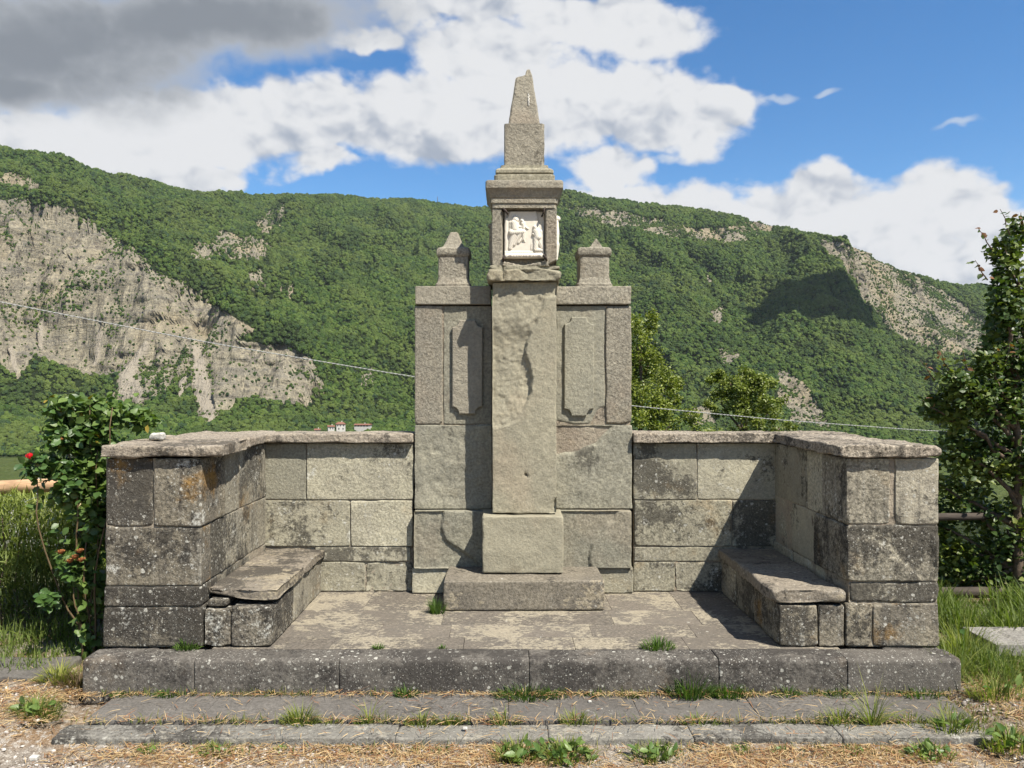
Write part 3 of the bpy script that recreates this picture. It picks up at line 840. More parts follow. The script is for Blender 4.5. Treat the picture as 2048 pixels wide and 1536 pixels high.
def nosing(y0, zt, R_):
    def f(P, nrm, sd):
        d = np.maximum(0, P[:, 2] - (zt - R_)) / R_; e = np.maximum(0, y0 + R_ - P[:, 1]) / R_
        L = np.hypot(d, e); k = (d > 0) & (e > 0) & (L > 1)
        P[k, 2] = zt - R_ + R_ * (d / np.maximum(L, 1e-6))[k]; P[k, 1] = y0 + R_ - R_ * (e / np.maximum(L, 1e-6))[k]
        return P
    return f


# --- platform -----------------------------------------------------------------
Z0 = 0.2
plat = thing('stone_platform', 'low stone platform of kerb blocks and lichen-crusted slabs carrying the memorial', 'platform', (0.1, 4.4, 0))
ks = [PX(u, 4.4) for u in (165, 388, 678, 1058, 1438, 1695, 1922)]
for a, b in zip(ks[:-1], ks[1:]):
    stone(plat, 'kerb_block', a, b, 4.40, 4.578, -0.06, Z0 + random.uniform(-.003, .003), M['kerb'], r=0.008, chip=0.012, rough=0.003, gap=0.002, cell=(0.04, 0.04, 0.03), band=0.028, fn=nosing(4.40, Z0, 0.03))
for sx in ((ks[0] + .004, ks[0] + .35), (ks[-1] - .35, ks[-1] - .004)):
    for y0, y1 in ((4.58, 5.3), (5.3, 6.3)):
        stone(plat, 'kerb_block', sx[0], sx[1], y0, y1, -0.06, Z0 - 0.004, M['kerb'], r=0.02)
box('core', ks[0] + .3, ks[-1] - .3, 4.56, 6.25, -0.05, Z0 - 0.03, M['mortar'], plat)
rows = [4.58, 4.80, 5.06, 5.38, 5.9]
spl = [[-1.75, -1.05, -0.25, 0.42, 1.1, 2.0], [-1.75, -0.8, -0.35, 0.55, 1.2, 2.0], [-1.75, -0.42, 0.72, 1.3, 2.0], [-1.75, -1.0, -0.5, 0.75, 1.25, 2.0]]
for r_, (ya, yb) in enumerate(zip(rows[:-1], rows[1:])):
    for a, b in zip(spl[r_][:-1], spl[r_][1:]):
        stone(plat, 'paving_slab', a, b, ya, yb - 0.003, 0.10, Z0 - 0.002 + random.uniform(-.001, .001), M['paving'], r=0.004, chip=0.008, rough=0.003, gap=0.0015, cell=(0.06, 0.06, 0.1))

# --- front step ------------------------------------------------------------------
step = thing('stone_step', 'sunken front step of flat grey slabs with a pale worn edging', 'step', (0.1, 4.0, -0.06))
for a, b in zip([-2.22, -1.62, -0.72, 0.02, 0.72, 1.36, 2.0], [-1.62, -0.72, 0.02, 0.72, 1.36, 2.0, 2.5]):
    stone(step, 'step_slab', a, b, 4.055 + random.uniform(-.01, .012), 4.405, -0.09, random.uniform(-0.001, 0.001), M['step'], r=0.004, chip=0.012, rough=0.003, gap=0.002, cell=(0.05, 0.05, 0.1))
for a, b in zip([-2.28, -1.5, -0.55, 0.22, 0.95, 1.7], [-1.5, -0.55, 0.22, 0.95, 1.7, 2.46]):
    stone(step, 'edging_stone', a, b, 3.855 + random.uniform(-.004, .004), 4.015, -0.12, -0.004 + random.uniform(-0.006, 0.003), M['edge'], r=0.014, chip=0.02, rough=0.006, gap=0.001, cell=(0.04, 0.04, 0.04))

# --- wings ---------------------------------------------------------------------
lw = thing('wing_wall', 'blackened end wall of square blocks beside the rose bush', 'wall', (-2.1, 4.6, Z0))
zc = [Z0, 0.444, 0.567, 0.923, 1.335]
box('mortar', -2.39, -1.833, 4.606, 6.11, Z0, 1.33, M['mortar'], lw)
for k, (xs, fd, rear) in enumerate([([-2.405, -1.812], 5.05, [5.6, 6.13]), ([-2.40, -1.818], 4.95, [5.5, 6.13]), ([-2.395, -1.815], 4.76, [5.5, 6.13]), ([-2.395, -2.105, -1.812], 4.985, [5.29, 6.13])]):
    for a, b in zip(xs[:-1], xs[1:]):
        stone(lw, 'block', a, b, 4.60 + random.uniform(-.009, 0), fd, zc[k], zc[k + 1], M['dark'], r=0.014, chip=0.035, rough=0.007, cell=(0.035, 0.06, 0.035), gap=0.008)
    for ya, yb in zip([fd] + rear[:-1], rear):
        stone(lw, 'block', xs[0], -1.826 + random.uniform(-.006, .006), ya + .004, yb, zc[k], zc[k + 1], M['wing'], r=0.012, chip=0.03, rough=0.006, cell=(0.06, 0.04, 0.04), gap=0.006)


def shear(amp, x_in, k):
    w = wavy(amp)
    def f(P, nrm, sd):
        P = w(P, nrm, sd)
        far = np.abs(P[:, 0] - x_in) < 0.35
        P[:, 0] += k * np.clip((5.9 - P[:, 1]) / 1.3, 0, 1) * np.clip(1 - np.abs(P[:, 0] - x_in) / 0.5, 0, 1)
        return P
    return f


def wavy(amp):
    def f(P, nrm, sd):
        side = np.clip(1 - np.abs(nrm[:, 2]), 0, 1)
        P[:, :2] += nrm[:, :2] * (amp * fbm(P * np.array([4.5, 4.5, 0.5]), sd + 40, 3) * side)[:, None]
        P[:, 2] += 0.006 * fbm(P * 3.3, sd + 41, 3) * (nrm[:, 2] > 0.3)
        return P
    return f


for ya, yb, dx in ((4.56, 5.2, 0.01), (5.2, 6.16, -0.01)):
    stone(lw, 'coping_slab', -2.418, -1.80 + dx, ya, yb, 1.338, 1.412, M['coping'], r=0.022, chip=0.08, rough=0.012, fn=shear(0.035, -1.80, 0.10), cell=(0.03, 0.03, 0.02))

rw = thing('wing_wall', 'grey end wall of square blocks beside the plum tree', 'wall', (2.3, 4.6, Z0))
zc = [Z0, 0.464, 0.588, 0.932, 1.335]
box('mortar', 2.066, 2.596, 4.615, 6.11, Z0, 1.33, M['mortar'], rw)
for k, (xs, fd, rear, mt) in enumerate([([2.042, 2.205, 2.607], 5.05, [5.6, 6.13], 'dark'), ([2.065, 2.605], 4.95, [5.5, 6.13], 'wing'), ([2.045, 2.605], 5.1, [5.52, 6.13], 'wing'), ([2.045, 2.325, 2.604], 4.97, [5.24, 6.13], 'wing')]):
    for i_, (a, b) in enumerate(zip(xs[:-1], xs[1:])):
        g = 0.012 if k == 3 else 0
        fnn = None; cl = (0.035, 0.06, 0.035)
        if k == 2:
            cl = (0.015, 0.08, 0.015)
            fnn = spall([(pp(4.6, [(1690, 1075), (1730, 1070), (1775, 1098), (1830, 1140), (1855, 1170), (1690, 1170)]), -0.012, 0.02),
                         (pp(4.6, [(1862, 1072), (1885, 1072), (1885, 1168), (1868, 1120)]), -0.014, 0.012)])
        stone(rw, 'block', a + g * (i_ == 1), b - g * (i_ == 0), 4.61 + random.uniform(-.009, 0), fd, zc[k], zc[k + 1], M[mt], r=0.014, chip=0.035, rough=0.007, cell=cl, gap=0.008, fn=fnn)
    for ya, yb in zip([fd] + rear[:-1], rear):
        stone(rw, 'block', 2.058 + random.uniform(-.006, .006), xs[-1], ya + .004, yb, zc[k], zc[k + 1], M['wall'], r=0.012, chip=0.03, rough=0.006, cell=(0.06, 0.04, 0.04), gap=0.006)  # lighter stone than the front, standing in for light bounced off the deck
for ya, yb, dx in ((4.565, 6.16, 0.0),):
    stone(rw, 'coping_slab', 2.035, 2.60, ya, yb, 1.338, 1.412, M['coping'], r=0.022, chip=0.08, rough=0.013, fn=shear(0.035, 2.035, -0.05), cell=(0.03, 0.03, 0.02))

# --- back walls --------------------------------------------------------------------
def back_wall(label, courses, x0, x1, cops):
    t = thing('back_wall', label, 'wall', ((x0 + x1) / 2, 5.87, Z0))
    box('mortar', x0, x1, 5.875, 6.1, Z0, 1.33, M['mortar'], t)
    for (za, zb, us, mats, lumps) in courses:
        xs = [PX(u, 5.87) if u is not None else None for u in us]
        for a, b, mt, lp in zip(xs[:-1], xs[1:], mats, lumps):
            stone(t, 'block', a, b, 5.87 + random.uniform(-.009, 0), 6.13, za, zb, M[mt], r=0.011, chip=0.026, rough=0.005, gap=0.007, lump=lp, cell=(0.03, 0.08, 0.03))
    for a, b in cops:
        stone(t, 'coping_slab', a, b, 5.795, 6.16, 1.338, 1.413, M['coping'], r=0.02, chip=0.03, rough=0.006, fn=wavy(0.01), cell=(0.035, 0.04, 0.02))
    return t


back_wall('low back wall between the left bench and the pillar', [
    (Z0, 0.428, (600, 731, 826), ('wall', 'wall'), (0.006, 0.022)), (0.428, 0.543, (630, 822), ('wall',), (0,)),
    (0.543, 0.899, (526, 701, 826), ('wall', 'wall'), (0, 0.004)), (0.899, 1.335, (526, 613, 828), ('pylon', 'wall'), (0, 0))],
    PX(524, 5.87), -0.705, [(PX(526, 5.8), PX(826, 5.8))])
back_wall('low back wall between the pillar and the right bench', [
    (Z0, 0.428, (1266, 1350, 1460), ('wall', 'wall'), (0.004, 0.022)), (0.428, 0.543, (1268, 1470), ('wall',), (0,)),
    (0.543, 0.899, (1268, 1464, 1557), ('wall', 'wall'), (0, 0)), (0.899, 1.335, (1266, 1394, 1557), ('wall', 'wall'), (0, 0))],
    0.985, PX(1557, 5.87), [(PX(1267, 5.8), PX(1556, 5.8))])

# --- benches -----------------------------------------------------------------------
bl = thing('stone_bench', 'stone bench slab along the left end wall, front edge broken and hollow beneath', 'bench', (-1.6, 4.65, Z0))
for a, b in ((PX(404, 4.6) + .004, PX(461, 4.6)), (PX(461, 4.6), -1.40)):
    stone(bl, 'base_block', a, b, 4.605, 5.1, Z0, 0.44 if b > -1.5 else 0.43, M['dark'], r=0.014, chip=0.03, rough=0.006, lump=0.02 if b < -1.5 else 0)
for ya, yb in ((5.1, 5.5), (5.5, 5.865)):
    stone(bl, 'base_block', -1.815, -1.40, ya, yb, Z0, 0.455, M['wing'], r=0.01)
stone(bl, 'packing_stone', -1.80, -1.68, 4.64, 4.9, 0.43, 0.475, M['dark'], r=0.02, chip=0.02)
def seat_break(P, nrm, sd):
    P = wavy(0.03)(P, nrm, sd)
    k = sstep(-1.52, -1.82, P[:, 0]) * sstep(5.0, 4.62, P[:, 1])
    P[:, 1] += 0.05 * k; P[:, 2] += 0.03 * k * (P[:, 2] < 0.5)
    return P
stone(bl, 'seat_slab', -1.822, -1.375, 4.655, 5.30, 0.462, 0.532, M['seat'], r=0.022, chip=0.04, rough=0.007, fn=seat_break, cell=(0.03, 0.03, 0.02))
stone(bl, 'seat_slab', -1.822, -1.38, 5.303, 5.868, 0.462, 0.53, M['seat'], r=0.02, chip=0.03, rough=0.007, fn=wavy(0.015), cell=(0.03, 0.03, 0.02))
br = thing('stone_bench', 'stone bench slab along the right end wall, mostly in shadow', 'bench', (1.85, 4.65, Z0))
for a, b in ((1.645, PX(1637, 4.6)), (PX(1638, 4.6), 2.040)):
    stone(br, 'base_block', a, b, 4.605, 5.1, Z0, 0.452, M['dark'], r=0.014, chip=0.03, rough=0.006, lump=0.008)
for ya, yb in ((5.1, 5.5), (5.5, 5.865)):
    stone(br, 'base_block', 1.648, 2.05, ya, yb, Z0, 0.458, M['wing'], r=0.01)
stone(br, 'seat_slab', 1.605, 2.035, 4.60, 5.30, 0.462, 0.545, M['seat'], r=0.03, chip=0.06, rough=0.009, fn=wavy(0.035), cell=(0.03, 0.03, 0.02))
stone(br, 'seat_slab', 1.62, 2.05, 5.303, 5.868, 0.462, 0.533, M['seat'], r=0.022, chip=0.03, rough=0.007, fn=wavy(0.02), cell=(0.03, 0.03, 0.02))

# --- pylons ---------------------------------------------------------------------------
def notched(x0, x1, z0, z1, c=0.055, n=6, broken=None):
    pts = []
    for (cx_, cz_, a0) in ((x1, z0, 180), (x1, z1, 270), (x0, z1, 0), (x0, z0, 90)):
        for q in range(n + 1):
            a = math.radians(a0 - 90 * q / n) if False else math.radians(a0 - 90.0 * q / n + 0)
            pts.append((cx_ + c * math.cos(a), cz_ + c * math.sin(a)))
    return pts


def raised_panel(parent, x0, x1, z0, z1, y, h, mat):
    # a proud panel whose corners are scooped out in quarter circles
    c = 0.055; n = 6; ring = []
    for cx_, cz_, s0 in ((x0, z0, 90), (x1, z0, 180), (x1, z1, 270), (x0, z1, 360)):
        for q in range(n + 1):
            a = math.radians(s0 - 90 * q / n)
            ring.append((cx_ + c * math.cos(a), cz_ + c * math.sin(a)))
    ring = np.array(ring); m = len(ring); cen = np.array([(x0 + x1) / 2, (z0 + z1) / 2])
    V = []
    for ins, yy in ((0.0, y + 0.03), (0.0, y - h + 0.006), (0.004, y - h + 0.001), (0.010, y - h)):
        d = ring - cen; rr = ring - d / np.abs(d).max(0) * ins
        V.append(np.c_[rr[:, 0] + 0.003 * vnoise(np.c_[ring * 25, ring[:, :1]], 3), np.full(m, yy), rr[:, 1]])
    V = np.concatenate(V); Q = []
    for k in range(3):
        for i in range(m):
            j = (i + 1) % m; Q.append((k * m + i, k * m + j, (k + 1) * m + j, (k + 1) * m + i))
    Q.append(tuple(range(3 * m, 4 * m)))
    return wlink('raised_panel', V, Q, mat, parent, smooth=False)


pl = thing('stone_pylon', 'square side pylon left of the pillar, half in its shadow', 'pylon', (-0.4, 5.8, Z0))
box('mortar', -0.68, -0.1, 5.856, 6.12, Z0, 2.38, M['mortar'], pl)
stone(pl, 'base_stone', PX(824, 5.84), -0.38, 5.81, 6.13, Z0, 0.392, M['wall'], r=0.014, chip=0.02)
stone(pl, 'base_stone', -0.38, -0.10, 5.815, 6.13, Z0, 0.392, M['wall'], r=0.014, chip=0.02)
fine = (0.0105, 0.08, 0.0105)
stone(pl, 'lower_slab', PX(826, 5.76), -0.098, 5.785, 6.13, 0.392, 0.83, M['pylon'], r=0.014, chip=0.03, cell=fine,
      fn=spall([(pp(5.75, [(815, 1020), (889, 1020), (883, 1056), (892, 1082), (920, 1100), (958, 1129), (970, 1150), (815, 1150)]), 0.02, 0.012)]))
stone(pl, 'middle_slab', -0.69, -0.098, 5.84, 6.13, 0.833, 1.474, M['pylon'], r=0.010, chip=0.02, cell=(0.014, 0.08, 0.014), rough=0.006,
      fn=spall([(pp(5.82, [(838, 885), (880, 862), (990, 862), (990, 1000), (880, 1015), (845, 980)]), 0.006, 0.05)], 0.006))
stone(pl, 'side_stone', -0.69, PX(885, 5.82), 5.84, 6.13, 1.476, 2.382, M['grain'], r=0.016, chip=0.05, rough=0.005)
stone(pl, 'panel_stone', PX(886, 5.82), -0.098, 5.85, 6.13, 1.476, 2.382, M['pylon'], r=0.01, chip=0.02)
rpl = raised_panel(pl, PX(904, 5.82), PX(965, 5.82), PZ(828, 5.82), PZ(640, 5.82), 5.85, 0.028, M['grain'])
stone(pl, 'cap_slab', PX(828, 5.78), -0.105, 5.822, 6.2, 2.386, 2.53, M['grain'], r=0.012, chip=0.02)
pr_ = thing('stone_pylon', 'square side pylon right of the pillar in full sun', 'pylon', (0.68, 5.8, Z0))
box('mortar', 0.38, 0.955, 5.856, 6.12, Z0, 2.38, M['mortar'], pr_)
stone(pr_, 'base_stone', 0.38, 0.70, 5.815, 6.13, Z0, 0.392, M['wall'], r=0.014, chip=0.02)
stone(pr_, 'base_stone', 0.70, PX(1267, 5.82), 5.81, 6.13, Z0, 0.392, M['wall'], r=0.014, chip=0.02)
stone(pr_, 'lower_slab', 0.381, PX(1265, 5.76), 5.785, 6.13, 0.392, 0.83, M['pylon'], r=0.014, chip=0.03, cell=fine,
      fn=spall([(pp(5.75, [(1100, 1010), (1245, 1010), (1236, 1030), (1230, 1043), (1214, 1054), (1204, 1072), (1187, 1092), (1182, 1116), (1187, 1150), (1100, 1150)]), 0.02, 0.012)], 0.001))
stone(pr_, 'middle_slab', 0.381, 0.968, 5.84, 6.13, 0.833, 1.474, M['pylon'], r=0.012, chip=0.04, cell=(0.012, 0.08, 0.012),
      fn=spall([(pp(5.82, [(1100, 840), (1232, 850), (1222, 863), (1196, 892), (1155, 908), (1100, 914)]), 0.022, 0.035)], 0.006))
stone(pr_, 'side_stone', PX(1212, 5.82), 0.965, 5.84, 6.13, 1.478, 2.382, M['grain'], r=0.014, chip=0.05, rough=0.004)
stone(pr_, 'panel_stone', 0.381, PX(1211, 5.82), 5.85, 6.13, 1.478, 2.382, M['pylon'], r=0.012, chip=0.05, cell=(0.014, 0.08, 0.014),
      fn=spall([(pp(5.83, [(1112, 838), (1150, 846), (1180, 845), (1196, 815), (1215, 810), (1215, 860), (1112, 860)]), 0.03, 0.03)], 0.012))
rpr = raised_panel(pr_, PX(1129, 5.82), PX(1188, 5.82), PZ(832, 5.82), PZ(634, 5.82), 5.85, 0.026, M['pylon'])
stone(pr_, 'cap_slab', 0.388, PX(1265, 5.78), 5.822, 6.2, 2.386, 2.53, M['grain'], r=0.012, chip=0.02)


def finial(cx_, label, top):
    t = thing('stone_finial', label, 'finial', (cx_, 5.97, 2.53))
    square_lathe(t, 'base', [(0.137, 2.528), (0.137, 2.548), (0.128, 2.556), (0.121, 2.58), (0.116, 2.60)], cx_, 5.97, M['grain'], n=10)
    square_lathe(t, 'die', [(0.115, 2.60), (0.115, 2.757)], cx_, 5.97, M['grain'], n=10)
    square_lathe(t, 'moulding', [(0.116, 2.757), (0.122, 2.762), (0.129, 2.776), (0.131, 2.80), (0.127, 2.818), (0.115, 2.828)], cx_, 5.97, M['grain'], n=10)
    return t


fl = finial(-0.395, 'small stone finial with a stubby pyramid top, partly shaded', 0)
square_lathe(fl, 'pyramid', [(0.105, 2.826), (0.082, 2.842), (0.066, 2.87), (0.032, 2.955), (0.022, 2.962)], -0.395, 5.97, M['grain'], n=8)
def shard(P, cn, sd):
    x = P[:, 0] - 0.685
    lim = 2.835 + np.clip(0.075 - 1.5 * np.abs(x - 0.018), 0, 0.075) + 0.006 * fbm(P * 30, sd, 2)
    P[:, 2] = np.minimum(P[:, 2], lim)
    return P
fr = finial(0.683, 'small stone finial whose pyramid is broken off to a shard', 0)
square_lathe(fr, 'pyramid_stub', [(0.09, 2.826), (0.07, 2.84), (0.058, 2.87), (0.045, 2.92)], 0.683, 5.97, M['grain'], n=10, fn=shard, dens=0.012)

# --- pillar ----------------------------------------------------------------------------
XC = 0.1415
pil = thing('memorial_pillar', 'tall sandstone pillar with white relief niche and broken obelisk on top', 'pillar', (XC, 5.6, Z0))
def plinth_fn(P, nrm, sd):
    P[:, 2] += 0.004 * fbm(P * 5, sd, 3) * (nrm[:, 2] > 0.5); return P
stone(pil, 'plinth', PX(886, 5.35), PX(1210, 5.35), 5.35, 5.80, Z0, 0.412, M['plinth'], r=0.028, chip=0.03, fn=plinth_fn, cell=(0.03, 0.03, 0.03))
stone(pil, 'base_block', PX(964, 5.54), PX(1128, 5.54), 5.535, 6.1, 0.414, 0.832, M['pillar'], r=0.022, chip=0.03, rough=0.006, cell=(0.02, 0.05, 0.02))
def depth_shaft(P):
    zz = P[:, 2]
    return 0.010 + 0.024 * sstep(PZ(850, 5.63), PZ(770, 5.63), zz) * sstep(PZ(640, 5.63), PZ(690, 5.63), zz) + 0.006 * sstep(PZ(640, 5.63), PZ(600, 5.63), zz)
stone(pil, 'shaft', PX(984, 5.63), PX(1113.5, 5.63), 5.615, 6.12, 0.834, 2.53, M['pillar'], r=0.012, chip=0.025, rough=0.004, cell=(0.010, 0.08, 0.0105),
      fn=spall([(pp(5.63, [(970, 560), (1125, 560), (1125, 590), (1092, 597), (1084, 620), (1074, 647), (1055, 684), (1051, 707), (1060, 729), (1066, 757), (1063, 784), (1050, 819), (1033, 843), (1014, 853), (970, 857)]), depth_shaft, 0.013),
                (pp(5.63, [(1046, 944), (1055, 948), (1058, 955), (1050, 952)]), 0.03, 0.008),
                (pp(5.63, [(1098, 1020), (1107, 998), (1115, 990), (1120, 1030), (1098, 1030)]), 0.02, 0.01)], 0.008))
def cap_fn(P, nrm, sd):
    x = P[:, 0] - XC
    k = sstep(-0.13, 0.05, x)
    P[:, :2] += nrm[:, :2] * (0.020 * k * (fbm(P * 10, sd, 4) - 0.25) + 0.010 * fbm(P * 30, sd + 3, 3))[:, None]
    P[:, 2] += nrm[:, 2] * 0.012 * fbm(P * 12, sd + 5, 3) * k
    notch = np.exp(-((x + 0.155) / 0.008) ** 2) * np.clip(-nrm[:, 1], 0, 1)
    P[:, 1] += 0.035 * notch
    return P
stone(pil, 'capital', PX(975, 5.585), PX(1124, 5.585), 5.575, 6.15, 2.532, 2.617, M['pillar'], r=0.016, chip=0.04, rough=0.008, cell=(0.013, 0.04, 0.013), fn=cap_fn)
stone(pil, 'capital_band', XC - 0.25, XC + 0.25, 5.60, 6.14, 2.616, 2.648, M['pillar'], r=0.012, chip=0.03, cell=(0.02, 0.05, 0.01), fn=cap_fn, gap=0.0)
NX0, NX1, NZ0, NZ1 = PX(1004, 5.64), PX(1091, 5.64), PZ(527, 5.64), PZ(414, 5.64)
def niche(P, nrm, sd):
    fr_ = np.clip(-nrm[:, 1], 0, 1) ** 2
    zb = NZ0 + 0.012 * np.sin((P[:, 0] - NX0) * 18) * 0
    s = poly_sd(P[:, 0], P[:, 2], [(NX0, NZ0 + 0.02), (XC - 0.01, NZ0 - 0.012), (NX1, NZ0 + 0.02), (NX1, NZ1), (NX0, NZ1)])
    P[:, 1] += fr_ * sstep(-0.001, 0.007, s) * 0.075
    s2 = poly_sd(P[:, 0], P[:, 2], pp(5.64, [(1096, 528), (1118, 518), (1118, 540), (1103, 540)]))
    P[:, 1] += fr_ * sstep(0, 0.01, s2) * 0.05
    return P
shr = stone(pil, 'shrine_block', PX(984, 5.64), PX(1113.5, 5.64), 5.64, 6.10, 2.648, 3.075, M['grain'], r=0.006, chip=0.012, rough=0.003, cell=(0.0075, 0.06, 0.0075), fn=niche, gap=0)
square_lathe(pil, 'cornice', [(0.2365, 3.075), (0.2365, 3.108), (0.245, 3.111), (0.245, 3.145), (0.251, 3.150), (0.254, 3.165), (0.266, 3.19), (0.276, 3.205), (0.284, 3.212), (0.284, 3.258), (0.279, 3.268)], XC, 5.868, M['grain'], n=24, rough=0.002, dens=0.015)
square_lathe(pil, 'obelisk_moulding', [(0.222, 3.266), (0.224, 3.318), (0.219, 3.325), (0.203, 3.33), (0.213, 3.342), (0.213, 3.362), (0.203, 3.374), (0.188, 3.382), (0.178, 3.386), (0.176, 3.407)], XC + .003, 5.868, M['pillar'], n=18, rough=0.006, dens=0.012)
square_lathe(pil, 'obelisk_block', [(0.149, 3.406), (0.149, 3.724)], XC + .003, 5.868, M['grain'], n=16, rough=0.005, dens=0.02)
def obel_top(P, cn, sd):
    x = P[:, 0] - XC - 0.003
    lim = np.where(x < 0.012, 4.112 + 0.25 * (x + 0.03), 4.165 - 2.5 * np.clip(np.abs(x - 0.032) - 0.012, 0, 1)) + 0.005 * fbm(P * 40, sd, 2)
    P[:, 2] = np.minimum(P[:, 2], np.maximum(lim, 4.09))
    P[:, :2] += cn[:, :2] * (0.003 * fbm(P * 9, sd + 8, 3))[:, None]
    return P
square_lathe(pil, 'obelisk', [(0.121, 3.722), (0.052, 4.175)], XC + .003, 5.868, M['grain'], n=14, rough=0.004, dens=0.016, fn=obel_top)


# pale streak of mortar running down the face of the obelisk
fx = XC + 0.036
V, Q = tube([(fx + .004 * math.sin(q * 3), 5.868 - (0.121 - 0.152 * (3.87 + q * .012 - 3.722)) - 0.001, 3.87 + q * .012) for q in range(10)], [0.003, 0.007, 0.006, 0.008, 0.006, 0.007, 0.005, 0.006, 0.005, 0.002], 6)
wlink('mortar_streak', V, Q, M['pebble_white'], pil)

# --- reliefs ------------------------------------------------------------------------------
def relief(parent, name, org, ua, va, na, w, h, caps, mat, nu=100, nv=130, outline=None, base=0.02, wob=0.0):
    """carved slab: figures as rounded masses rising from the slab; sizes in metres"""
    u, v = np.meshgrid(np.linspace(0, w, nu), np.linspace(0, h, nv), indexing='ij')
    u = u.ravel(); v = v.ravel(); z = np.zeros_like(u)
    for (ax_, ay, bx, by, r0, r1, hh) in caps:
        d = np.array([bx - ax_, by - ay]); L2 = max(d @ d, 1e-9)
        t = np.clip(((u - ax_) * d[0] + (v - ay) * d[1]) / L2, 0, 1)
        dist = np.hypot(u - ax_ - t * d[0], v - ay - t * d[1]); rr = r0 + (r1 - r0) * t
        z = np.maximum(z, np.sqrt(np.clip(1 - (dist / rr) ** 2, 0, 1)) * rr * hh)
    if wob:
        k = z > 0.004
        z = z + k * wob * np.sin(u * 420 + v * 260 + 3 * fbm(np.c_[u * 40, v * 40, 0 * u], 5, 2))
    if outline is not None:
        s = poly_sd(u + 0.003 * fbm(np.c_[u * 60, v * 60, 0 * u], 8, 2), v, outline)
        z = np.where((s < 0) & (z < 0.004), -base * 0.8, z)
    P = np.asarray(org) + u[:, None] * np.asarray(ua) + v[:, None] * np.asarray(va) + (z + base)[:, None] * np.asarray(na)
    i, j = np.meshgrid(np.arange(nu - 1), np.arange(nv - 1), indexing='ij'); a = (i * nv + j).ravel()
    Q = np.c_[a, a + nv, a + nv + 1, a + 1]
    # rim back to the wall
    rim = np.concatenate([np.arange(nu) * nv, (nu - 1) * nv + np.arange(1, nv), (np.arange(nu - 2, -1, -1)) * nv + nv - 1, np.arange(nv - 2, 0, -1)])
    n0 = len(P); back = P[rim] - (z[rim] + base)[:, None] * np.asarray(na)
    P = np.concatenate([P, back]); m = len(rim); k = np.arange(m)
    Q = np.concatenate([Q, np.c_[rim, n0 + k, n0 + (k + 1) % m, rim[(k + 1) % m]]])
    return wlink(name, P, Q, mat, parent)


U = 5.66 / F / 13.96                                    # metres per sketch unit
def cap(ax_, ay, bx, by, r0, r1=None, hh=0.8):
    return ((ax_ - 130) * U, (1480 - ay) * U, (bx - 130) * U, (1480 - by) * U, r0 * U, (r1 or r0) * U, hh)


figs = [cap(445, 395, 450, 410, 78, hh=0.95), cap(400, 380, 420, 330, 60), cap(400, 500, 420, 660, 110, 120), cap(370, 520, 450, 600, 62, 50, 1.1), cap(450, 600, 620, 600, 48, 36, 1.25),
        cap(330, 760, 640, 740, 105, 85, 0.95), cap(650, 740, 660, 960, 75, 45, 0.95), cap(400, 800, 280, 1190, 110, 60, 0.7), cap(560, 800, 400, 1100, 75, 40, 0.95), cap(640, 900, 520, 1040, 50, 40, 0.8),
        cap(350, 820, 340, 1150, 40, 22, 1.3), cap(650, 990, 690, 1010, 26), cap(300, 470, 270, 1150, 45, 30, 0.8),
        cap(612, 425, 618, 440, 52, hh=1.1), cap(640, 510, 660, 640, 62, 52, 1.0), cap(660, 560, 780, 650, 32, 24, 1.2), cap(480, 700, 620, 640, 34, 30, 1.4),
        cap(985, 615, 990, 640, 70, hh=1.0), cap(1040, 610, 1070, 690, 45, 40, 0.8), cap(1010, 720, 1060, 880, 105, 115, 0.75), cap(930, 810, 1090, 800, 44, 50, 1.3), cap(1140, 740, 1190, 1060, 60, 40, 0.8),
        cap(1010, 930, 990, 1240, 80, 70, 0.85), cap(1000, 1240, 1190, 1260, 66, 50, 0.8), cap(1080, 900, 1180, 1180, 85, 70, 0.55), cap(890, 1080, 880, 1230, 26),
        cap(130, 1330, 1230, 1330, 60, hh=0.35), cap(170, 1420, 1200, 1420, 60, hh=1.1), cap(170, 1400, 1200, 1400, 56, hh=1.15), cap(180, 360, 180, 1250, 34, hh=0.4)]
outl = [((a - 130) * U, (1480 - b) * U) for a, b in [(128, 345), (212, 345), (272, 168), (1000, 158), (1030, 230), (1050, 400), (1090, 500), (1232, 620), (1232, 1490), (128, 1490)]]
PXL, PZB = PX(1000 + 130 / 13.96, 5.66), PZ(410 + 1480 / 13.96, 5.66)
W_, H_ = 1105 * U, 1330 * U
rp = relief(pil, 'relief_panel', (PXL, 5.705, PZB), (1, 0, 0), (0, 0, 1), (0, -1, 0), W_, H_, figs, M['marble'], nu=120, nv=150, outline=outl, base=0.028, wob=0.0007)
# carved line of letters on the foot of the relief
tc = bpy.data.curves.new('inscription', 'FONT'); tc.body = 'G\u00b7U\u00b7V\u00b7M\u00b7RAIO'; tc.size = 0.031; tc.align_x = 'CENTER'; tc.extrude = 0.0015
tobj = bpy.data.objects.new('inscription', tc); COL.objects.link(tobj)
dg = bpy.context.evaluated_depsgraph_get(); tme = bpy.data.meshes.new_from_object(tobj.evaluated_get(dg)); bpy.data.objects.remove(tobj)
tme.name = 'inscription'; tme.materials.clear()
ins = link('inscription', tme, M['ink'], rp)
rw_loc = parent_world(rp)
ins.location = Vector((PXL + W_ * 0.5, 5.705 - 0.028 - 0.0172 - 0.0015, PZB + 0.006)) - Vector(rw_loc); ins.rotation_euler = (math.radians(90), 0, 0)
lw_t = max(v.co.x for v in tme.vertices) - min(v.co.x for v in tme.vertices); ins.scale = (0.24 / lw_t, 0.62, 1)
